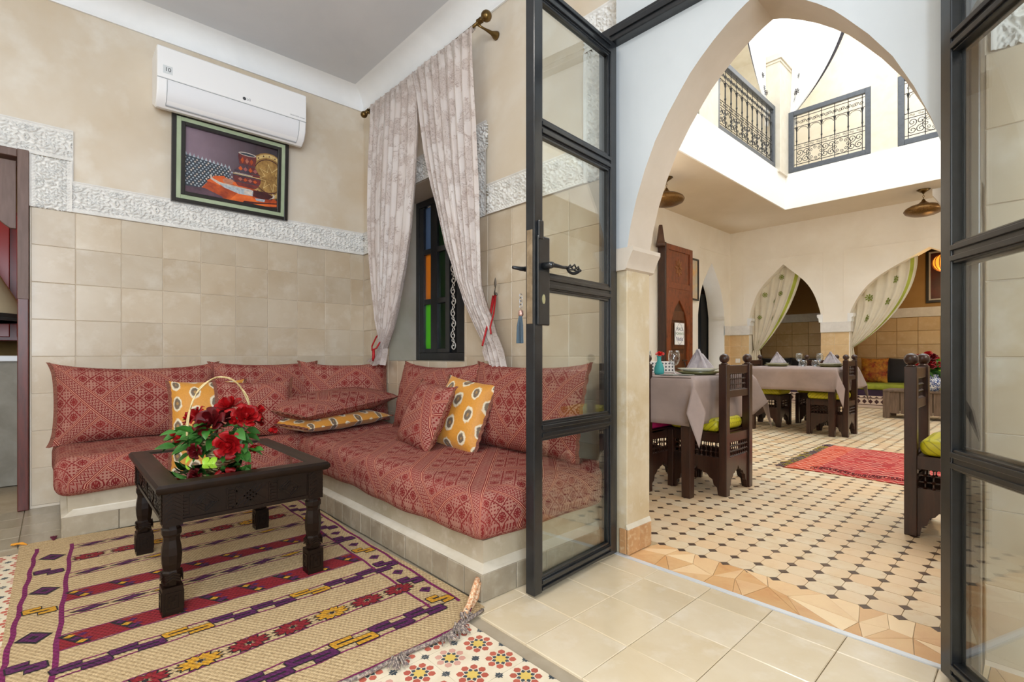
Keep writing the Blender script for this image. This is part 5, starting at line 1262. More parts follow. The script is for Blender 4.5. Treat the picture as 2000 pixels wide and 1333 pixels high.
# ------------------------------------------------------------------ draped curtains
def fabric(nm, c, c2): 
    m_ = M(nm, c, c2, rough=.8, scale=3, bump=.05, sheen=.2); return m_
m_lin = fabric('cream linen', '#d9d2c0', '#cfc6b2'); m_grn = fabric('lime trim', '#a9b244', '#8c962e'); m_wh = fabric('white voile', '#f4f2ee', '#eceae4'); m_blk = M('black embroidery', '#3a3236', '#1c181c', rough=.8, scale=60, lo=.45, hi=.55)
m_embg = M('green embroidery', '#7f8c2c', '#5c6a20', rough=.8, scale=50)
def drape(label, top, knot, tail, y, pl, nf=7, edge=(.90, .95), mats=(m_lin, m_grn), amp=.02, sagf=.25, motifs=(), mm=None, cat='curtain', kw=.05, group=None):
    r = thing('draped_curtain', label, cat, group=group)
    def f(u, v):
        tx_, tz = interp(top, u); kx, kz = knot[0]+kw*(u-.5)*2, knot[1]
        # quadratic path: straight down first, then sweep to the knot
        cx_, cz_ = tx_+(kx-tx_)*sagf, tz+(kz-tz)*.55
        x = (1-v)**2*tx_+2*v*(1-v)*cx_+v*v*kx; z = (1-v)**2*tz+2*v*(1-v)*cz_+v*v*kz
        o_ = amp*sin(u*nf*2*pi)*(1-.45*v)
        return (x, y-o_, z) if pl == 'xz' else (y+o_, x, z)
    mb = MB(); NU, NV = nf*8, 24; mb.grid(f, NU, NV)
    for j in range(NV):
        for i in range(NU):
            u = (i+.5)/NU; mb.m[j*NU+i] = 1 if edge[0] < u < edge[1] else 0
    mb.build('cloth', list(mats), r, smooth=True, fix=False)
    mb = MB()
    def g2(u, v):
        (x0, z0), (x1, z1) = interp(tail[0], v), interp(tail[1], v); o_ = amp*sin(u*nf*pi); a = x0+(x1-x0)*u; z = z0+(z1-z0)*u
        return (a, y-o_, z) if pl == 'xz' else (y+o_, a, z)
    mb.grid(g2, 20, 8); mb.build('tail', mats[0], r, smooth=True, fix=False)
    for (u, v, s_) in motifs:
        p = Vector(f(u, v)); q = Vector(f(u+.04, v))-p; q.normalize(); w = (Vector(f(u, v+.05))-p).normalized(); nn = q.cross(w).normalized()
        if pl == 'xz' and nn.y > 0: nn = -nn
        if pl == 'yz' and nn.x < 0: nn = -nn
        mb = MB(); c = p+nn*.012
        w = q.cross(nn)
        for k in range(8):
            a = k*pi/4; mb.add([tuple(c+(q*cos(a+t_)+w*sin(a+t_))*s_*rr) for rr, t_ in ((.25, 0), (.65, -.3), (1, 0), (.65, .3))], [(0, 1, 2, 3)])
        mb.add([tuple(c+nn*.001+(q*cos(k*pi/4)+w*sin(k*pi/4))*s_*.3) for k in range(8)], [tuple(range(8))])
        mb.build('embroidered_flower', mm or m_embg, r, fix=False)
    return r
g_ = 'cream curtains tied back in the courtyard arches'
drape('cream curtain with green flowers tied back in the left courtyard arch', [(-3.90, 1.62), (-3.84, 1.86), (-3.72, 2.10), (-3.54, 2.33), (-3.36, 2.50), (-3.27, 2.55), (-3.14, 2.44), (-3.03, 2.32)], (-3.80, .98),
      ([(-3.87, .98), (-3.90, .85), (-3.90, .7)], [(-3.74, .98), (-3.72, .85), (-3.70, .7)]), YF+.14, 'xz', motifs=[(.35, .12, .055), (.62, .10, .06), (.30, .42, .05), (.72, .30, .055), (.56, .36, .04), (.68, .58, .055), (.4, .86, .05)], group=g_)
drape('cream curtain with green flowers tied back in the right courtyard arch', [(-2.24, 1.62), (-2.16, 1.82), (-2.02, 2.02), (-1.84, 2.2), (-1.66, 2.33), (-1.5, 2.43), (-1.36, 2.49)], (-2.26, 1.02),
      ([(-2.30, 1.02), (-2.31, .9), (-2.31, .8)], [(-2.22, 1.02), (-2.20, .9), (-2.20, .8)]), YF+.14, 'xz', sagf=-.02, motifs=[(.36, .18, .07), (.70, .16, .07), (.66, .40, .065), (.40, .52, .07)], group=g_)
g_ = 'white curtains of the upper gallery'
drape('white gallery curtain with black edging gathered at the right of the corner column', [(-2.86, 6.3), (-2.75, 6.45), (-2.6, 6.5), (-2.4, 6.45), (-2.2, 6.3), (-2.05, 6.1)], (-2.84, 4.93), ([(-2.87, 4.95), (-2.88, 4.7)], [(-2.80, 4.95), (-2.80, 4.7)]), 9.02, 'xz', mats=(m_wh, m_blk), edge=(.93, .99), nf=6, motifs=[(.3, .6, .05), (.35, .78, .06), (.3, .85, .05)], mm=m_blk, group=g_)
drape('white gallery curtain with black edging gathered at the left of the corner column', [(8.40, 6.3), (8.2, 6.2), (7.9, 6.2), (7.5, 6.0)], (8.46, 4.85), ([(8.5, 4.9), (8.5, 4.6)], [(8.42, 4.9), (8.42, 4.6)]), -3.06, 'yz', mats=(m_wh, m_blk), edge=(.90, .98), nf=4, motifs=[(.4, .6, .05), (.5, .75, .05), (.3, .8, .05)], mm=m_blk, group=g_)
# ------------------------------------------------------------------ courtyard furniture
def lattice(Wd, H, cell=.03, d=.006):
    mb = MB(); nx, nz = max(2, round(Wd/cell)), max(2, round(H/cell)); cx, cz = Wd/nx, H/nz
    for i in range(nx+1): x = i*cx; mb.box(x-.0025, -.0025, 0, x+.0025, .0025, H)
    for j in range(nz+1): z = j*cz; mb.box(0, -.0025, z-.0025, Wd, .0025, z+.0025)
    r = cell*.36
    for i in range(nx+1):
        for j in range(nz+1):
            c = (i*cx, 0, j*cz); mb.add([(c[0]+r, 0, c[2]), (c[0], r, c[2]), (c[0]-r, 0, c[2]), (c[0], -r, c[2]), (c[0], 0, c[2]+r), (c[0], 0, c[2]-r)], [(0,1,4),(1,2,4),(2,3,4),(3,0,4),(1,0,5),(2,1,5),(3,2,5),(0,3,5)])
    return mb
def seat_m():
    m, nt, p = new('acid green brocade'); co = nt.nodes.new('ShaderNodeTexCoord').outputs['Object']; sp = nt.nodes.new('ShaderNodeSeparateXYZ'); nt.links.new(co, sp.inputs[0])
    x, y = S(nt, sp.outputs[0])*28.0, S(nt, sp.outputs[1])*28.0+S(nt, sp.outputs[2])*28.0
    fx = fr(x+fr(fl(y)/2.0))-.5; fy = fr(y); d = sq(fx*fx+fy*fy); ln_ = (ab(d-.55) < .09)
    setc(nt, p.inputs['Base Color'], mixc(nt, ln_*.8, srgb('#c3bd1e'), srgb('#8f8a16'))); p.inputs['Roughness'].default_value = .45
    nt.links.new(bumpn(nt, 1.0-ln_, .6, .004), p.inputs['Normal']); return m
m_seat = seat_m(); m_mag = M('magenta cushion', '#b3105e', '#8c0c4a', rough=.5, scale=20)
def cusp(w, h):
    """half outline of a cusped arch, x from 0 at the crown to w at the foot"""
    return [(0, h), (w*.10, h*.86), (w*.28, h*.82), (w*.34, h*.76), (w*.50, h*.74), (w*.60, h*.62), (w*.74, h*.56), (w*.80, h*.36), (w*.94, h*.28), (w, 0)]
def chair(label, loc, rz_, seat=None, group=None):
    r = thing('dining_chair', label, 'chair', loc, rz_, group=group); a = .20
    for sx in (-1, 1):
        MB().box(sx*(a-.025)-.025, -a-.001, 0, sx*(a-.025)+.025, -a+.049, .825).build('back_post', m_dark, r, bevel=.003)
        n = 12; R = .030; mb = MB().lathe([(R*sin(pi*k/n)+.0005, .862-R*cos(pi*k/n)) for k in range(n+1)], 14, (sx*(a-.025), -a+.024, 0)); mb.lathe([(.022, .825), (.022, .830), (.014, .834), (.018, .842)], 12, (sx*(a-.025), -a+.024, 0)); mb.build('finial', m_dark, r, smooth=True)
        MB().box(sx*(a-.02)-.02, a-.04, 0, sx*(a-.02)+.02, a, .385).build('front_leg', m_dark, r, bevel=.003)
    MB().box(-a+.05, -a+.008, .765, a-.05, -a+.040, .820).build('top_rail', m_dark, r, bevel=.003)
    MB().box(-a+.05, -a+.008, .615, a-.05, -a+.040, .662).build('lower_rail', m_dark, r, bevel=.003)
    o = lattice(.30, .103).build('lattice_panel', m_dark, r, loc=(-.15, -a+.024, .662))
    for sx in (-1, 1): MB().box(sx*.1505-.008, -a+.01, .662, sx*.1505+.008, -a+.038, .765).build('panel_frame', m_dark, r)
    # seat box: four sides with rail, lattice, and cusped apron
    def side(m):
        L = .30 if m[1] else .31
        mb = MB(); mb.box(-L/2, -.012, .330, L/2, .012, .385).box(-L/2, -.012, .205, L/2, .012, .235)
        half_ = cusp(L/2-.01, .17); pts = [(-x, z) for x, z in reversed(half_)]+half_[1:]
        for sg in (-1, 1):
            q = [(sg*x, z) for x, z in half_]; mb.prism([(0, .206)]+q+[(sg*L/2, 0), (sg*L/2, .206)], -.011, .011)
        o = mb.build('side_frame', m_dark, r); o.matrix_local = m[0]
        o = lattice(L, .095, .031).build('lattice_panel', m_dark, r); o.matrix_local = m[0]@T((-L/2, 0, .235))
    side((T((0, -a+.022, 0)), 1)); side((T((0, a-.022, 0)), 1)); side((T((a-.022, .002, 0))@Matrix.Rotation(pi/2, 4, 'Z'), 0)); side((T((-a+.022, .002, 0))@Matrix.Rotation(pi/2, 4, 'Z'), 0))
    MB().box(-a+.01, -a+.05, .375, a-.01, a, .392).build('seat_board', m_dark, r)
    rbox(.385, .345, .085, .04, .05).build('seat_cushion', seat or m_seat, r, smooth=True, fix=False, loc=(0, .026, .392))
    return r
g_ = 'carved Moorish dining chairs'
ch = chair('carved dining chair with lime cushion, its back to the red rug, at the nearer table', (-1.54, 3.255, 0), pi/2, group=g_)
chair('carved dining chair with magenta cushion half hidden behind the doorway pillar', (-1.93, 3.0, 0), 0, m_mag, group=g_)
dup(ch, (-.27, 3.27, 0), -pi/2, 'carved chair with lime cushion at the right edge of the doorway, seen almost edge-on')
dup(ch, (-1.63, 6.43, 0), pi/2, 'carved chair on the right side of the far dining table')
dup(ch, (-2.40, 6.72, 0), -pi/2, 'carved chair on the left side of the far dining table')
dup(ch, (-2.02, 7.32, 0), pi, 'carved chair behind the far dining table, facing the viewer')
m_cloth = M('mauve grey linen', '#9c8c86', '#8c7e7a', rough=.8, scale=4, bump=.12, bscale=220)
def cloth(label, w, d, H, drop, loc, seed, cat='tablecloth', cdrop=.62):
    rd = random.Random(seed)
    def f(u, v):
        x, y = (u-.5)*(w+2*drop), (v-.5)*(d+2*drop); dx, dy = max(0, abs(x)-w/2), max(0, abs(y)-d/2); sx, sy = (1 if x > 0 else -1), (1 if y > 0 else -1)
        z = 0; X, Y_ = min(abs(x), w/2), min(abs(y), d/2)
        if dx > 0 and dy > 0: z = -(dx+dy)*cdrop-.12*min(dx, dy); X += .01+dx*.30+.0*dy; Y_ += .01+dy*.30
        elif dx > 0: z = -dx; X += .012+.018*sin(y*11+seed)*dx/drop+.02*dx
        elif dy > 0: z = -dy; Y_ += .012+.018*sin(x*10+seed*2)*dy/drop+.02*dy
        return (sx*X, sy*Y_, H+.004+z)
    o = MB().grid(f, 44, 44).build('tablecloth', m_cloth, None, smooth=True, fix=False, loc=loc)
    sol = o.modifiers.new('thick', 'SOLIDIFY'); sol.thickness = .002
    return tag(o, label, cat, 'tablecloths on the dining tables')
def table(label, loc, w, d, H=.745):
    r = thing('dining_table', label, 'table', loc, group='dining tables in the courtyard')
    MB().box(-w/2, -d/2, H-.03, w/2, d/2, H).build('tabletop', m_dark, r, bevel=.004); MB().box(-w/2+.03, -d/2+.03, H-.11, w/2-.03, d/2-.03, H-.03).build('apron', m_dark, r)
    for sx in (-1, 1):
        for sy in (-1, 1):
            mb = MB(); x, y = sx*(w/2-.045), sy*(d/2-.045); a, b2 = .034, .028
            mb.add([(x-b2, y-b2, 0), (x+b2, y-b2, 0), (x+b2, y+b2, 0), (x-b2, y+b2, 0), (x-a, y-a, H-.03), (x+a, y-a, H-.03), (x+a, y+a, H-.03), (x-a, y+a, H-.03)], [(3,2,1,0),(4,5,6,7),(0,1,5,4),(1,2,6,5),(2,3,7,6),(3,0,4,7)]); mb.build('leg', m_dark, r, bevel=.003)
    return r
table('nearer dark dining table beside the doorway pillar', (-1.90, 3.30, 0), .88, .92)
cloth('mauve-grey cloth on the nearer dining table, its corner hanging by the lime cushion', .885, .925, .745, .30, (-1.90, 3.30, 0), 1)
table('far dining table between the three carved chairs', (-1.98, 6.60, 0), .92, .92)
cloth('mauve-grey cloth on the far dining table', .925, .925, .745, .26, (-1.98, 6.60, 0), 2, cdrop=.75)
table('dining table hidden behind the right door leaf', (.30, 3.30, 0), .88, .92)
cloth('corner of a mauve-grey cloth hanging at the right edge of the doorway', .885, .925, .745, .34, (.30, 3.30, 0), 3)
# table ware
m_clear = glassm('clear drinking glass', (.93, .95, .96), 2.2); m_plate = M('glazed plate', '#d9d8cc', rough=.2, coat=.4); m_plateg = M('olive plate', '#8a8a5c', '#74744a', rough=.25, scale=20, coat=.3)
m_nap = M('grey napkin', '#8f8a92', '#a49ea4', rough=.6, scale=30, sheen=.4); m_teal, nt, p = new('teal glass'); p.inputs['Base Color'].default_value = (.12, .62, .62, 1); p.inputs['Transmission Weight'].default_value = .45; p.inputs['Roughness'].default_value = .12; p.inputs['IOR'].default_value = 1.2
ZT = .751
def goblet(label, x, y, s_=1):
    r = thing('wine_glass', label, 'glass', (x, y, ZT), group='stemmed glasses on the dining tables')
    MB().lathe([(.001, .0), (.032*s_, .0), (.032*s_, .003), (.006, .008), (.0045, .055*s_)], 18).build('stem', m_clear, r, smooth=True)
    MB().lathe([(.0045, .055*s_), (.024*s_, .068*s_), (.036*s_, .095*s_), (.037*s_, .12*s_), (.031*s_, .155*s_), (.0295*s_, .155*s_), (.035*s_, .12*s_), (.034*s_, .096*s_), (.022*s_, .071*s_), (.001, .062*s_)], 20).build('bowl', m_clear, r, smooth=True); return r
def tumbler(label, x, y):
    r = thing('water_glass', label, 'glass', (x, y, ZT), group='round tumblers on the far table')
    MB().lathe([(.001, 0), (.022, .001), (.036, .02), (.040, .042), (.032, .075), (.0305, .075), (.038, .042), (.034, .022), (.02, .006), (.001, .005)], 20).build('glass', m_clear, r, smooth=True)
def plate(label, x, y, mat, R=.13, z=0):
    o = MB().lathe([(.001, .004), (R*.6, .004), (R*.66, .006), (R, .022), (R+.003, .022), (R*.68, .0), (.001, 0)], 36).build('plate', mat, None, smooth=True, loc=(x, y, ZT+z)); return tag(o, label, 'plate', 'plates on the dining tables')
def napkin(label, x, y, a, z=.012):
    def f(u, v):
        a = u*2*pi; q = 1-v; r = q*(1+.22*cos(5*a))*(.9+.1*cos(a)); lean = .012*sin(7*a)*v
        return (.088*r*cos(a)+lean, .05*r*sin(a)+lean*.5, .118*(1-q**1.25)*(1-.10*cos(3*a)*(v > .8)))
    mb = MB(); mb.grid(f, 40, 8)
    o = mb.build('napkin', m_nap, None, loc=(x, y, ZT+z), fix=False); o.rotation_euler = (0, 0, a); sol = o.modifiers.new('thick', 'SOLIDIFY'); sol.thickness = .003
    return tag(o, label, 'napkin', 'fan-folded grey napkins')
plate('large pale plate near the corner of the nearer table', -1.62, 3.25, m_plateg, .15); plate('cream plate stacked on the olive plate on the nearer table', -1.62, 3.25, m_plate, .135, .02)
napkin('fan-folded grey napkin on the plate of the nearer table', -1.62, 3.25, .7, .045)
goblet('goblet on the nearer table right of the teal vase', -1.717, 3.10, 1.05); goblet('goblet on the nearer table left of the teal vase, against the pillar', -1.935, 3.10, 1.05)
v = thing('bud_vase', 'teal glass vase with one red rose on the nearer table', 'vase', (-1.789, 3.03, ZT))
MB().lathe([(.001, 0), (.028, .0), (.034, .015), (.033, .045), (.022, .075), (.013, .092), (.014, .12), (.018, .128), (.0165, .128), (.012, .118), (.011, .092), (.020, .075), (.030, .045), (.031, .018), (.001, .005)], 22).build('vase', m_teal, v, smooth=True)
MB().lathe([(.001, .006), (.030, .008), (.031, .03), (.029, .05), (.001, .052)], 18).build('water', glassm('teal water', (.05, .55, .6), .6), v, smooth=True)
MB().tube([(0, 0, .01), (.004, 0, .13)], .0025, 5).build('stem', m_leaf, v); put('rose', rose_me(.034, True, M('bright red rose', '#d81512', '#b80c0c', rough=.5), 9), v, mat=orient((.006, 0, .135), (.2, -.4, 1), 0, .9))
for i, (x, y) in enumerate(((-1.76, 3.30), (-1.98, 3.10))): pass
LZ = None
bx_ = tag(MB().box(-.115, -.04, 0, .115, .04, .085).build('ceramic_box', [M('white glazed tile', '#e6e6e4', rough=.2), M('slate glaze', '#3c4248', rough=.3)], None, bevel=.003, loc=(-2.03, 3.42, ZT)), 'white ceramic box with a dark lattice pattern behind the teal vase', 'box')
bx_.rotation_euler = (0, 0, .8)
for i in range(9):
    for j in range(3):
        x, z = -.1+i*.025, .018+j*.025
        put('inlay', MB().add([(-.008, 0, 0), (0, 0, -.009), (.008, 0, 0), (0, 0, .009)], [(0, 1, 2, 3)]).mesh('inlay', bx_.data.materials[1], fix=False), bx_, (x, -.0412, z)) if (i or j) else None
# cutlery mats of stones: small slate coasters
for (x, y, lab) in ((-1.67, 2.95, 'slate coaster in front of the goblet on the nearer table'), (-1.60, 3.03, 'slate coaster at the corner of the nearer table')): tag(MB().box(-.05, -.035, 0, .05, .035, .006).build('coaster', M('slate coaster', '#6a706c', '#8a8c80', rough=.5, scale=50), None, bevel=.003, loc=(x, y, ZT)), lab, 'coaster')
plate('olive plate on the left of the far table', -2.20, 6.42, m_plateg, .14); plate('cream plate stacked on the left olive plate of the far table', -2.20, 6.42, m_plate, .125, .018); napkin('fan-folded napkin on the left of the far table', -2.20, 6.42, .7, .045)
plate('olive plate on the right of the far table', -1.66, 6.50, m_plateg, .14); plate('cream plate stacked on the right olive plate of the far table', -1.66, 6.50, m_plate, .125, .018); napkin('fan-folded napkin on the right of the far table', -1.66, 6.50, .6, .045)
goblet('left goblet on the far table', -2.00, 6.55); goblet('right goblet on the far table', -1.83, 6.72); tumbler('left round tumbler on the far table', -1.925, 6.45); tumbler('right round tumbler on the far table', -1.82, 6.52)
# ------------------------------------------------------------------ tall cedar door with its little arched wicket
cd = thing('cedar_door', 'tall cedar door with a small arched wicket against the courtyard wall', 'door', (-4.15, 7.62, 0), pi/2)
# local x runs away from the viewer (world +y), local -y faces the room (world +x)
w = .45
for x0, x1 in ((-w, -w+.10), (w-.10, w)): MB().box(x0, -.03, 0, x1, .05, 2.69).build('stile', m_red_w, cd, bevel=.004)
MB().box(-w+.10, -.03, 2.60, w-.10, .05, 2.69).build('rail', m_red_w, cd, bevel=.004); MB().box(-w+.10, -.03, 1.98, w-.10, .05, 2.08).build('rail', m_red_w, cd, bevel=.004)
MB().box(-w+.10, -.012, 2.08, w-.10, .03, 2.60).build('upper_panel', m_red_w, cd)
mb = MB()
for k in range(8):
    a = k*pi/4; mb.prism([(.0+.13*cos(a)*q-.03*sin(a)*s_, 2.34+.15*sin(a)*q+.03*cos(a)*s_) for q, s_ in ((.1, 0), (.6, -1), (1, 0), (.6, 1))], -.018, -.010)
mb.build('carved_star', M('worn gilt carving', '#9a6234', '#7a4824', rough=.5, scale=30), cd)
A = arc_pts(0, .27, 1.35, 1.80, 10, 0); n = len(A)//2
for s_ in (0, 1):
    pts = (A[:n+1]+[(0, 1.98), (-w+.10, 1.98), (-w+.10, 0)]) if s_ == 0 else (A[n:]+[(w-.10, 0), (w-.10, 1.98), (0, 1.98)])
    MB().prism(pts, -.028, .03).build('arch_panel', m_red_w, cd, bevel=.003)
MB().box(-.30, .0, 0, .30, .03, 1.86).build('wicket_door', M('brown wicket wood', '#5c351c', '#452612', rough=.4, scale=5, sc=(8, 8, 1)), cd)
for z0, z1 in ((.12, .36), (.42, .62), (.68, .92), (.99, 1.42), (1.46, 1.62)): MB().box(-.19, -.012, z0, .19, .002, z1).build('wicket_panel', M('brown panel wood', '#6a3e22', '#4f2c16', rough=.35, scale=5, sc=(8, 8, 1)), cd, bevel=.008)
MB().tube([(.16, -.02, .80), (.16, -.05, .80), (.20, -.055, .80), (.05, -.055, .80)], .010, 6).tube([(.17, -.02, .78), (.17, -.05, .70), (.17, -.02, .62)], .008, 6).build('bolt', m_iron, cd)
MB().box(-w-.04, -.05, 0, -w, .08, 2.69).build('edge_post', m_dark, cd, bevel=.004)
MB().lathe([(.085, 2.62), (.085, 2.66), (.075, 2.68), (.035, 2.94), (.03, 2.955), (.001, 2.96)], 4, (-w-.10, .0, 0)).build('pivot_block', M('brown pivot wood', '#5a3c28', '#44291a', rough=.5), cd)
ps = thing('paper_notice', 'small white notice with blue and green hand lettering on the wicket', 'notice', (-4.115, 7.60, 1.24), pi/2)
MB().box(-.155, -.006, -.18, .155, .0, .18).build('sheet', M('white paper', '#f0f2f4', rough=.7), ps)
PT = lambda z: frame_mat((0, -.0065, z), (1, 0, 0), (0, 0, 1), (0, -1, 0))
i1, i2, i3 = M('blue grey ink', '#4a5a70', rough=.8), M('green ink', '#4a7a58', rough=.8), M('violet blue ink', '#44487a', rough=.8)
text('PEACE', .075, i1, ps, PT(.075)); text('MOMENTS', .058, i2, ps, PT(.0)); text('Nadia', .09, i3, ps, PT(-.085))
mb = MB(); mb.tube([(.13*(1+.10*cos(4*t_*pi/24*1.0))*cos(t_*pi/24)*1.0, -.007, .155*(1+.10*cos(4*t_*pi/24))*sin(t_*pi/24)) for t_ in range(48)], .0022, 4, closed=True); mb.build('border_line', i3, ps)
pi_ = thing('framed_picture', 'narrow black-framed picture on the courtyard wall right of the cedar door', 'picture', (-4.238, 8.33, 1.86), pi/2)
ring(.30, .74, .03, -.03, 0, m_frb, 'frame', pi_, .37); MB().box(-.12, -.012, .03, .12, 0, .71).build('print', M('sunny print', '#e0b070', '#b8c8c8', rough=.5, scale=3, c3='#f0d8a0'), pi_)
sk = thing('wall_socket', 'small white wall socket near the courtyard corner', 'socket', (-4.10, YF-.008, .78)); MB().box(-.045, -.008, -.04, .045, .0, .04).build('plate', m_white, sk, bevel=.004); MB().lathe([(.022, -.010), (.022, -.006)], 14, ax='y').build('outlet', m_court, sk)
# ------------------------------------------------------------------ rug in the courtyard
cr_ = thing('red_rug', 'red woven rug with a fringed end on the courtyard floor', 'rug', (0, 0, 0))
crm, nt, p = new('red kilim'); co = nt.nodes.new('ShaderNodeTexCoord').outputs['Object']; sp = nt.nodes.new('ShaderNodeSeparateXYZ'); nt.links.new(co, sp.inputs[0]); x, y = S(nt, sp.outputs[0]), S(nt, sp.outputs[1])
sx_ = fr(y*7.0); st = (sx_ < .09)+(ab(sx_-.5) < .03); zg = (ab(fr(y*14.0+ab(fr(x*16.0)-.5)*.8)-.5) < .09)*(noise(nt, co, 9, 2) > .42)
out = mixc(nt, ramp01(noise(nt, co, 5, 3), .35, .65), srgb('#b8332c'), srgb('#a32a2a')); out = mixc(nt, (x < -1.20)*.6, out, srgb('#cf5a30')); out = mixc(nt, mth(nt, 'MINIMUM', st, 1.0)*.7, out, srgb('#6a1620')); out = mixc(nt, zg*.85, out, srgb('#e6b8a0'))
setc(nt, p.inputs['Base Color'], out); p.inputs['Roughness'].default_value = .9; nt.links.new(bumpn(nt, noise(nt, co, 300, 2), .6, .002), p.inputs['Normal'])
def crz(x, y): return .007+.004*sin(x*8+y*5)*sin(y*6)
b = MB().grid(lambda u, v: (-1.40+u*1.1+.02*sin(v*5), 4.20+v*1.35+.03*sin(u*4)*(1-v), crz(u, v)), 30, 30); o = b.build('weave', crm, cr_, smooth=True, fix=False); o.modifiers.new('thick', 'SOLIDIFY').thickness = .005
mb = MB(); rd = random.Random(12)
for i in range(90):
    y = 4.2+i*.015; l = rd.uniform(.04, .09); mb.tube([(-1.39, y, .008), (-1.39-l*.5, y+rd.uniform(-.02, .02), .014), (-1.39-l, y+rd.uniform(-.03, .03), .004)], .003, 4, rd.choice([0, 1, 2]))
mb.build('fringe', [M('purple fringe', '#4c3050', rough=.9), M('olive yellow fringe', '#9a8a30', rough=.9), M('grey fringe', '#6e6460', rough=.9)], cr_)
mb = MB()
for i in range(60):
    x = -1.22+i*.013; l = rd.uniform(.03, .05); y = 4.34+.03*sin(i*.2); mb.tube([(x, y, .016), (x+rd.uniform(-.012, .012), y-l, .02), (x+rd.uniform(-.015, .015), y-l*1.4, .012)], .003, 4)
mb.build('fringe', M('dark red fringe', '#5a1018', rough=.9), cr_)
# ------------------------------------------------------------------ banquettes in the alcoves
m_pur = M('dark purple cloth', '#2e1230', '#220c26', rough=.8, scale=10); m_grnseat = M('green banquette cloth', '#8d9426', '#767c1c', rough=.8, scale=6); m_blkc = M('black velvet', '#14101a', '#0c0a12', rough=.7, scale=8, sheen=.4)
for x0, x1, lab in ((-4.10, -2.55, 'left'), (-2.38, .9, 'right')):
    bq = thing('banquette', 'low green-cushioned banquette in the %s courtyard alcove' % lab, 'bench', ((x0+x1)/2, 10.655, 0), group='banquettes in the alcoves'); a = (x1-x0)/2
    MB().box(-a, -.55, 0, a, .53, .30).build('base', m_pur, bq)
    rbox(2*a, 1.08, .10, .04, .2).build('seat_pad', m_grnseat, bq, smooth=True, fix=False, loc=(0, -.01, .30))
    mb = MB(); mb.box(-a, -.56, 0, a, -.55, .20, 0); mb.box(-a, -.562, .155, a, -.56, .165, 1); mb.box(-a, -.562, .045, a, -.56, .055, 1)
    for i in range(int(2*a/.085)):
        c = -a+.045+i*.085; mb.add([(c-.034, -.562, .105), (c, -.562, .065), (c+.034, -.562, .105), (c, -.562, .145)], [(0, 1, 2, 3)], 1); mb.add([(c-.03, -.562, .17), (c, -.562, .195), (c+.03, -.562, .17)], [(0, 1, 2)], 1)
    mb.build('zellige_foot', [M('pinkish zellige', '#cdb8a6', rough=.4), M('maroon zellige', '#3c1c1c', rough=.4)], bq, fix=False)
m_flo = M('floral cushion', '#8a2018', '#c8902c', rough=.8, scale=9, c3='#203020')
for i, (x, w_, mt, lab) in enumerate(((-3.80, .62, m_blkc, 'black cushion at the left end of the left alcove'), (-3.2, .62, m_blkc, 'black cushion in the middle of the left alcove'), (-2.75, .35, m_blkc, 'black cushion at the right end of the left alcove'), (-2.08, .40, m_flo, 'floral cushion between the black cushions of the right alcove'), (-1.52, .80, m_blkc, 'wide black cushion in the right alcove behind the blue vase'), (-.85, .52, m_blkc, 'black cushion at the far right of the right alcove'))):
    c = cushion('banquette_cushion', lab, 'cushion', w_, .44, .16, mt, (0, 0), sag=.05, group='cushions on the banquettes', fringe=False, seed=20+i); place(c, x, 10.90 if mt is m_blkc else 10.76, .40, 0, radians(11))
kt = thing('low_chest_table', 'low weathered wooden chest table carrying the blue and white vase', 'table', (-1.10, 8.85, 0))
m_wea = M('weathered wood', '#6e5a4a', '#584636', rough=.7, scale=5, sc=(8, 8, 1), bump=.2)
MB().box(-.46, -.24, .37, .46, .24, .40).build('top', m_wea, kt, bevel=.006)
for i in range(5):
    for sy in (-1, 1): MB().box(-.44+i*.176, sy*.215-.01, .07, -.44+i*.176+.170, sy*.215+.01, .37).build('panel', m_wea, kt, bevel=.006)
for sx in (-1, 1): MB().box(sx*.43-.012, -.205, .07, sx*.43+.012, .205, .37).build('end_panel', m_wea, kt, bevel=.006)
for sx in (-1, 1):
    for sy in (-1, 1): MB().box(sx*.42-.04, sy*.20-.035, 0, sx*.42+.04, sy*.20+.035, .37).build('leg', m_wea, kt, bevel=.006)
bv = thing('rose_vase', 'blue and white porcelain vase of red roses on the low chest table', 'vase', (-1.02, 8.72, .401))
bw, nt, p = new('blue white porcelain'); co = nt.nodes.new('ShaderNodeTexCoord').outputs['Object']; setc(nt, p.inputs['Base Color'], mixc(nt, ramp01(noise(nt, co, 30, 3, .6, 2), .46, .52), srgb('#dfe4ea'), srgb('#2f4a86'))); p.inputs['Roughness'].default_value = .15
MB().lathe([(.001, 0), (.055, 0), (.06, .02), (.085, .06), (.098, .11), (.092, .155), (.062, .18), (.052, .20), (.058, .225), (.05, .225), (.045, .2), (.001, .19)], 28).build('vase', bw, bv, smooth=True)
rd = random.Random(6)
for i in range(13):
    a = rd.uniform(0, 6.28); r = rd.uniform(.02, .17); z = .42+rd.uniform(-.14, .10)-r*.3; p = rp(r*cos(a)-.06, r*sin(a)*.6, z)
    put('rose', RM[i % 2], bv, mat=orient(p, (cos(a)*.5, -.7, .8), a, 1.15))
for i in range(60):
    a = rd.uniform(0, 6.28); r = rd.uniform(.03, .20); p = rp(r*cos(a)+.06, r*sin(a)*.7, .24+rd.uniform(0, .20)); put('leaf', LM[rd.choice([0, 0, 1, 2])], bv, mat=orient(p, (cos(a), sin(a)-.3, rd.uniform(-.2, .8)), rd.uniform(0, 6), 1.6)@Matrix.Rotation(-pi/2, 4, 'X'))
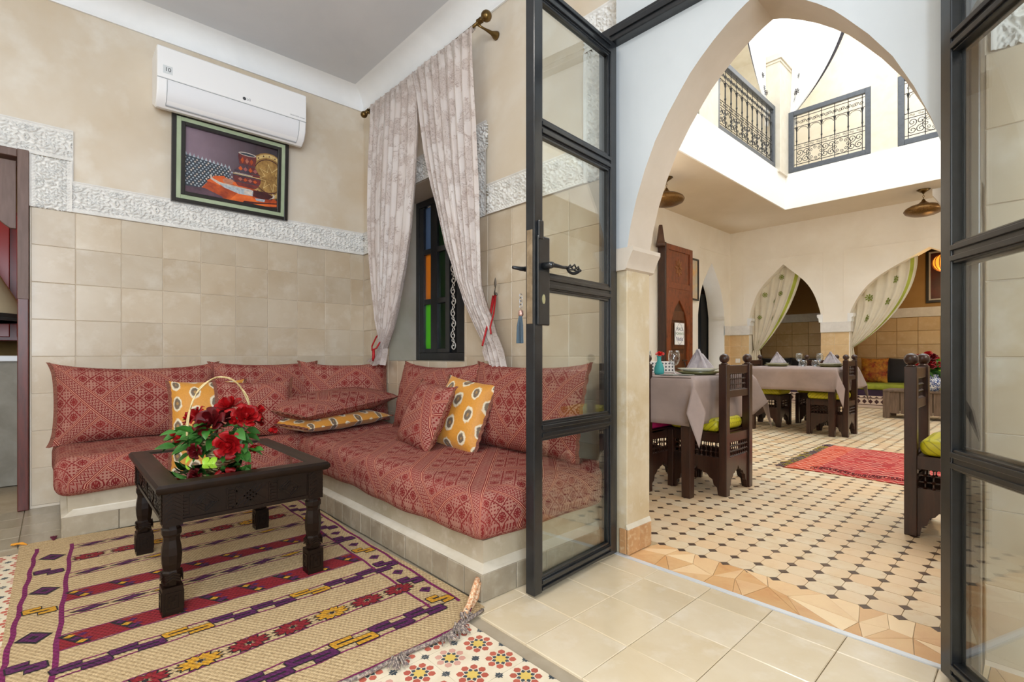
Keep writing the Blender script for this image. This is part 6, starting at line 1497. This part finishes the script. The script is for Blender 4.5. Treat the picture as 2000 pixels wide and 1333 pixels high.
# lanterns
def lantern(label, x, y):
    r = thing('hanging_lamp', label, 'lamp', (x, y, ZC), group='bronze ceiling lamps')
    mbz = M('pierced bronze', '#7c5a30', '#5a4022', rough=.35, metal=.75, scale=60, c3='#a88448')
    MB().lathe([(.001, 0), (.085, 0), (.05, -.025), (.02, -.045), (.008, -.06)], 20).build('ceiling_rose', m_brass, r, smooth=True)
    mb = MB()
    for k in range(3): mb.tube([(.012*cos(q*pi/4)*(k % 2), .012*cos(q*pi/4)*((k+1) % 2), -.075-k*.022+.014*sin(q*pi/4)) for q in range(8)], .0025, 4, closed=True)
    mb.build('chain', m_brass, r)
    MB().lathe([(.004, -.13), (.02, -.15), (.028, -.17), (.065, -.20), (.085, -.215), (.16, -.232), (.215, -.265), (.235, -.30), (.215, -.335), (.15, -.365), (.06, -.382), (.001, -.385)], 36).build('shade', mbz, r, smooth=True); return r
lantern('bronze saucer lamp hanging right of the well', -1.20, 9.30); lantern('bronze saucer lamp half hidden by the arch on the left', -3.50, 6.12)
ol = thing('alcove_lamp', 'glowing orange pierced lamp hanging in the right alcove', 'lamp', (-1.09, 10.3, 2.9))
MB().tube([(0, 0, 0), (0, 0, -.42)], .006, 5).build('chain', m_brass, ol); mb = MB().lathe([(.13*sin(pi*k/12)+.001, -.55-.13*cos(pi*k/12)) for k in range(13)], 20); mb.build('globe', emis('orange glass', '#e08a28', 1.6), ol, smooth=True)
mb = MB()
for k in range(7): a = k*pi/7; mb.tube([(.135*cos(a)*cos(t_*pi/10), .135*sin(a)*cos(t_*pi/10), -.55+.135*sin(t_*pi/10)) for t_ in range(20)], .006, 4, closed=True)
mb.build('cage', M('brown cage', '#8a5420', rough=.5), ol)
l = bpy.data.lights.new('alcove_lamp_light', 'POINT'); l.energy = 9; l.color = (1, .66, .3); l.shadow_soft_size = .14; o = bpy.data.objects.new('alcove_lamp_light', l); COL.objects.link(o); o.location = (-1.09, 10.3, 2.1)
ap = thing('framed_picture', 'dark red painting in a black and silver frame on the alcove wall', 'picture', (-1.02, YA-.004, 1.80))
ring(.78, .92, .04, -.03, 0, m_frb, 'frame', ap, .46); ring(.70, .84, .025, -.032, 0, M('silver slip', '#b8b4b0', rough=.4), 'slip', ap, .46)
MB().box(-.33, -.012, .06, .33, 0, .86).build('print', M('dark red paint', '#5a1a14', '#3a1210', rough=.4, scale=4), ap); MB().prism([(-.10, .12), (.14, .12), (.16, .45), (.08, .70), (-.02, .74), (-.10, .5)], -.014, -.011).build('print_figure', M('pale paint', '#b8a898', '#7a7c90', rough=.4, scale=9), ap)
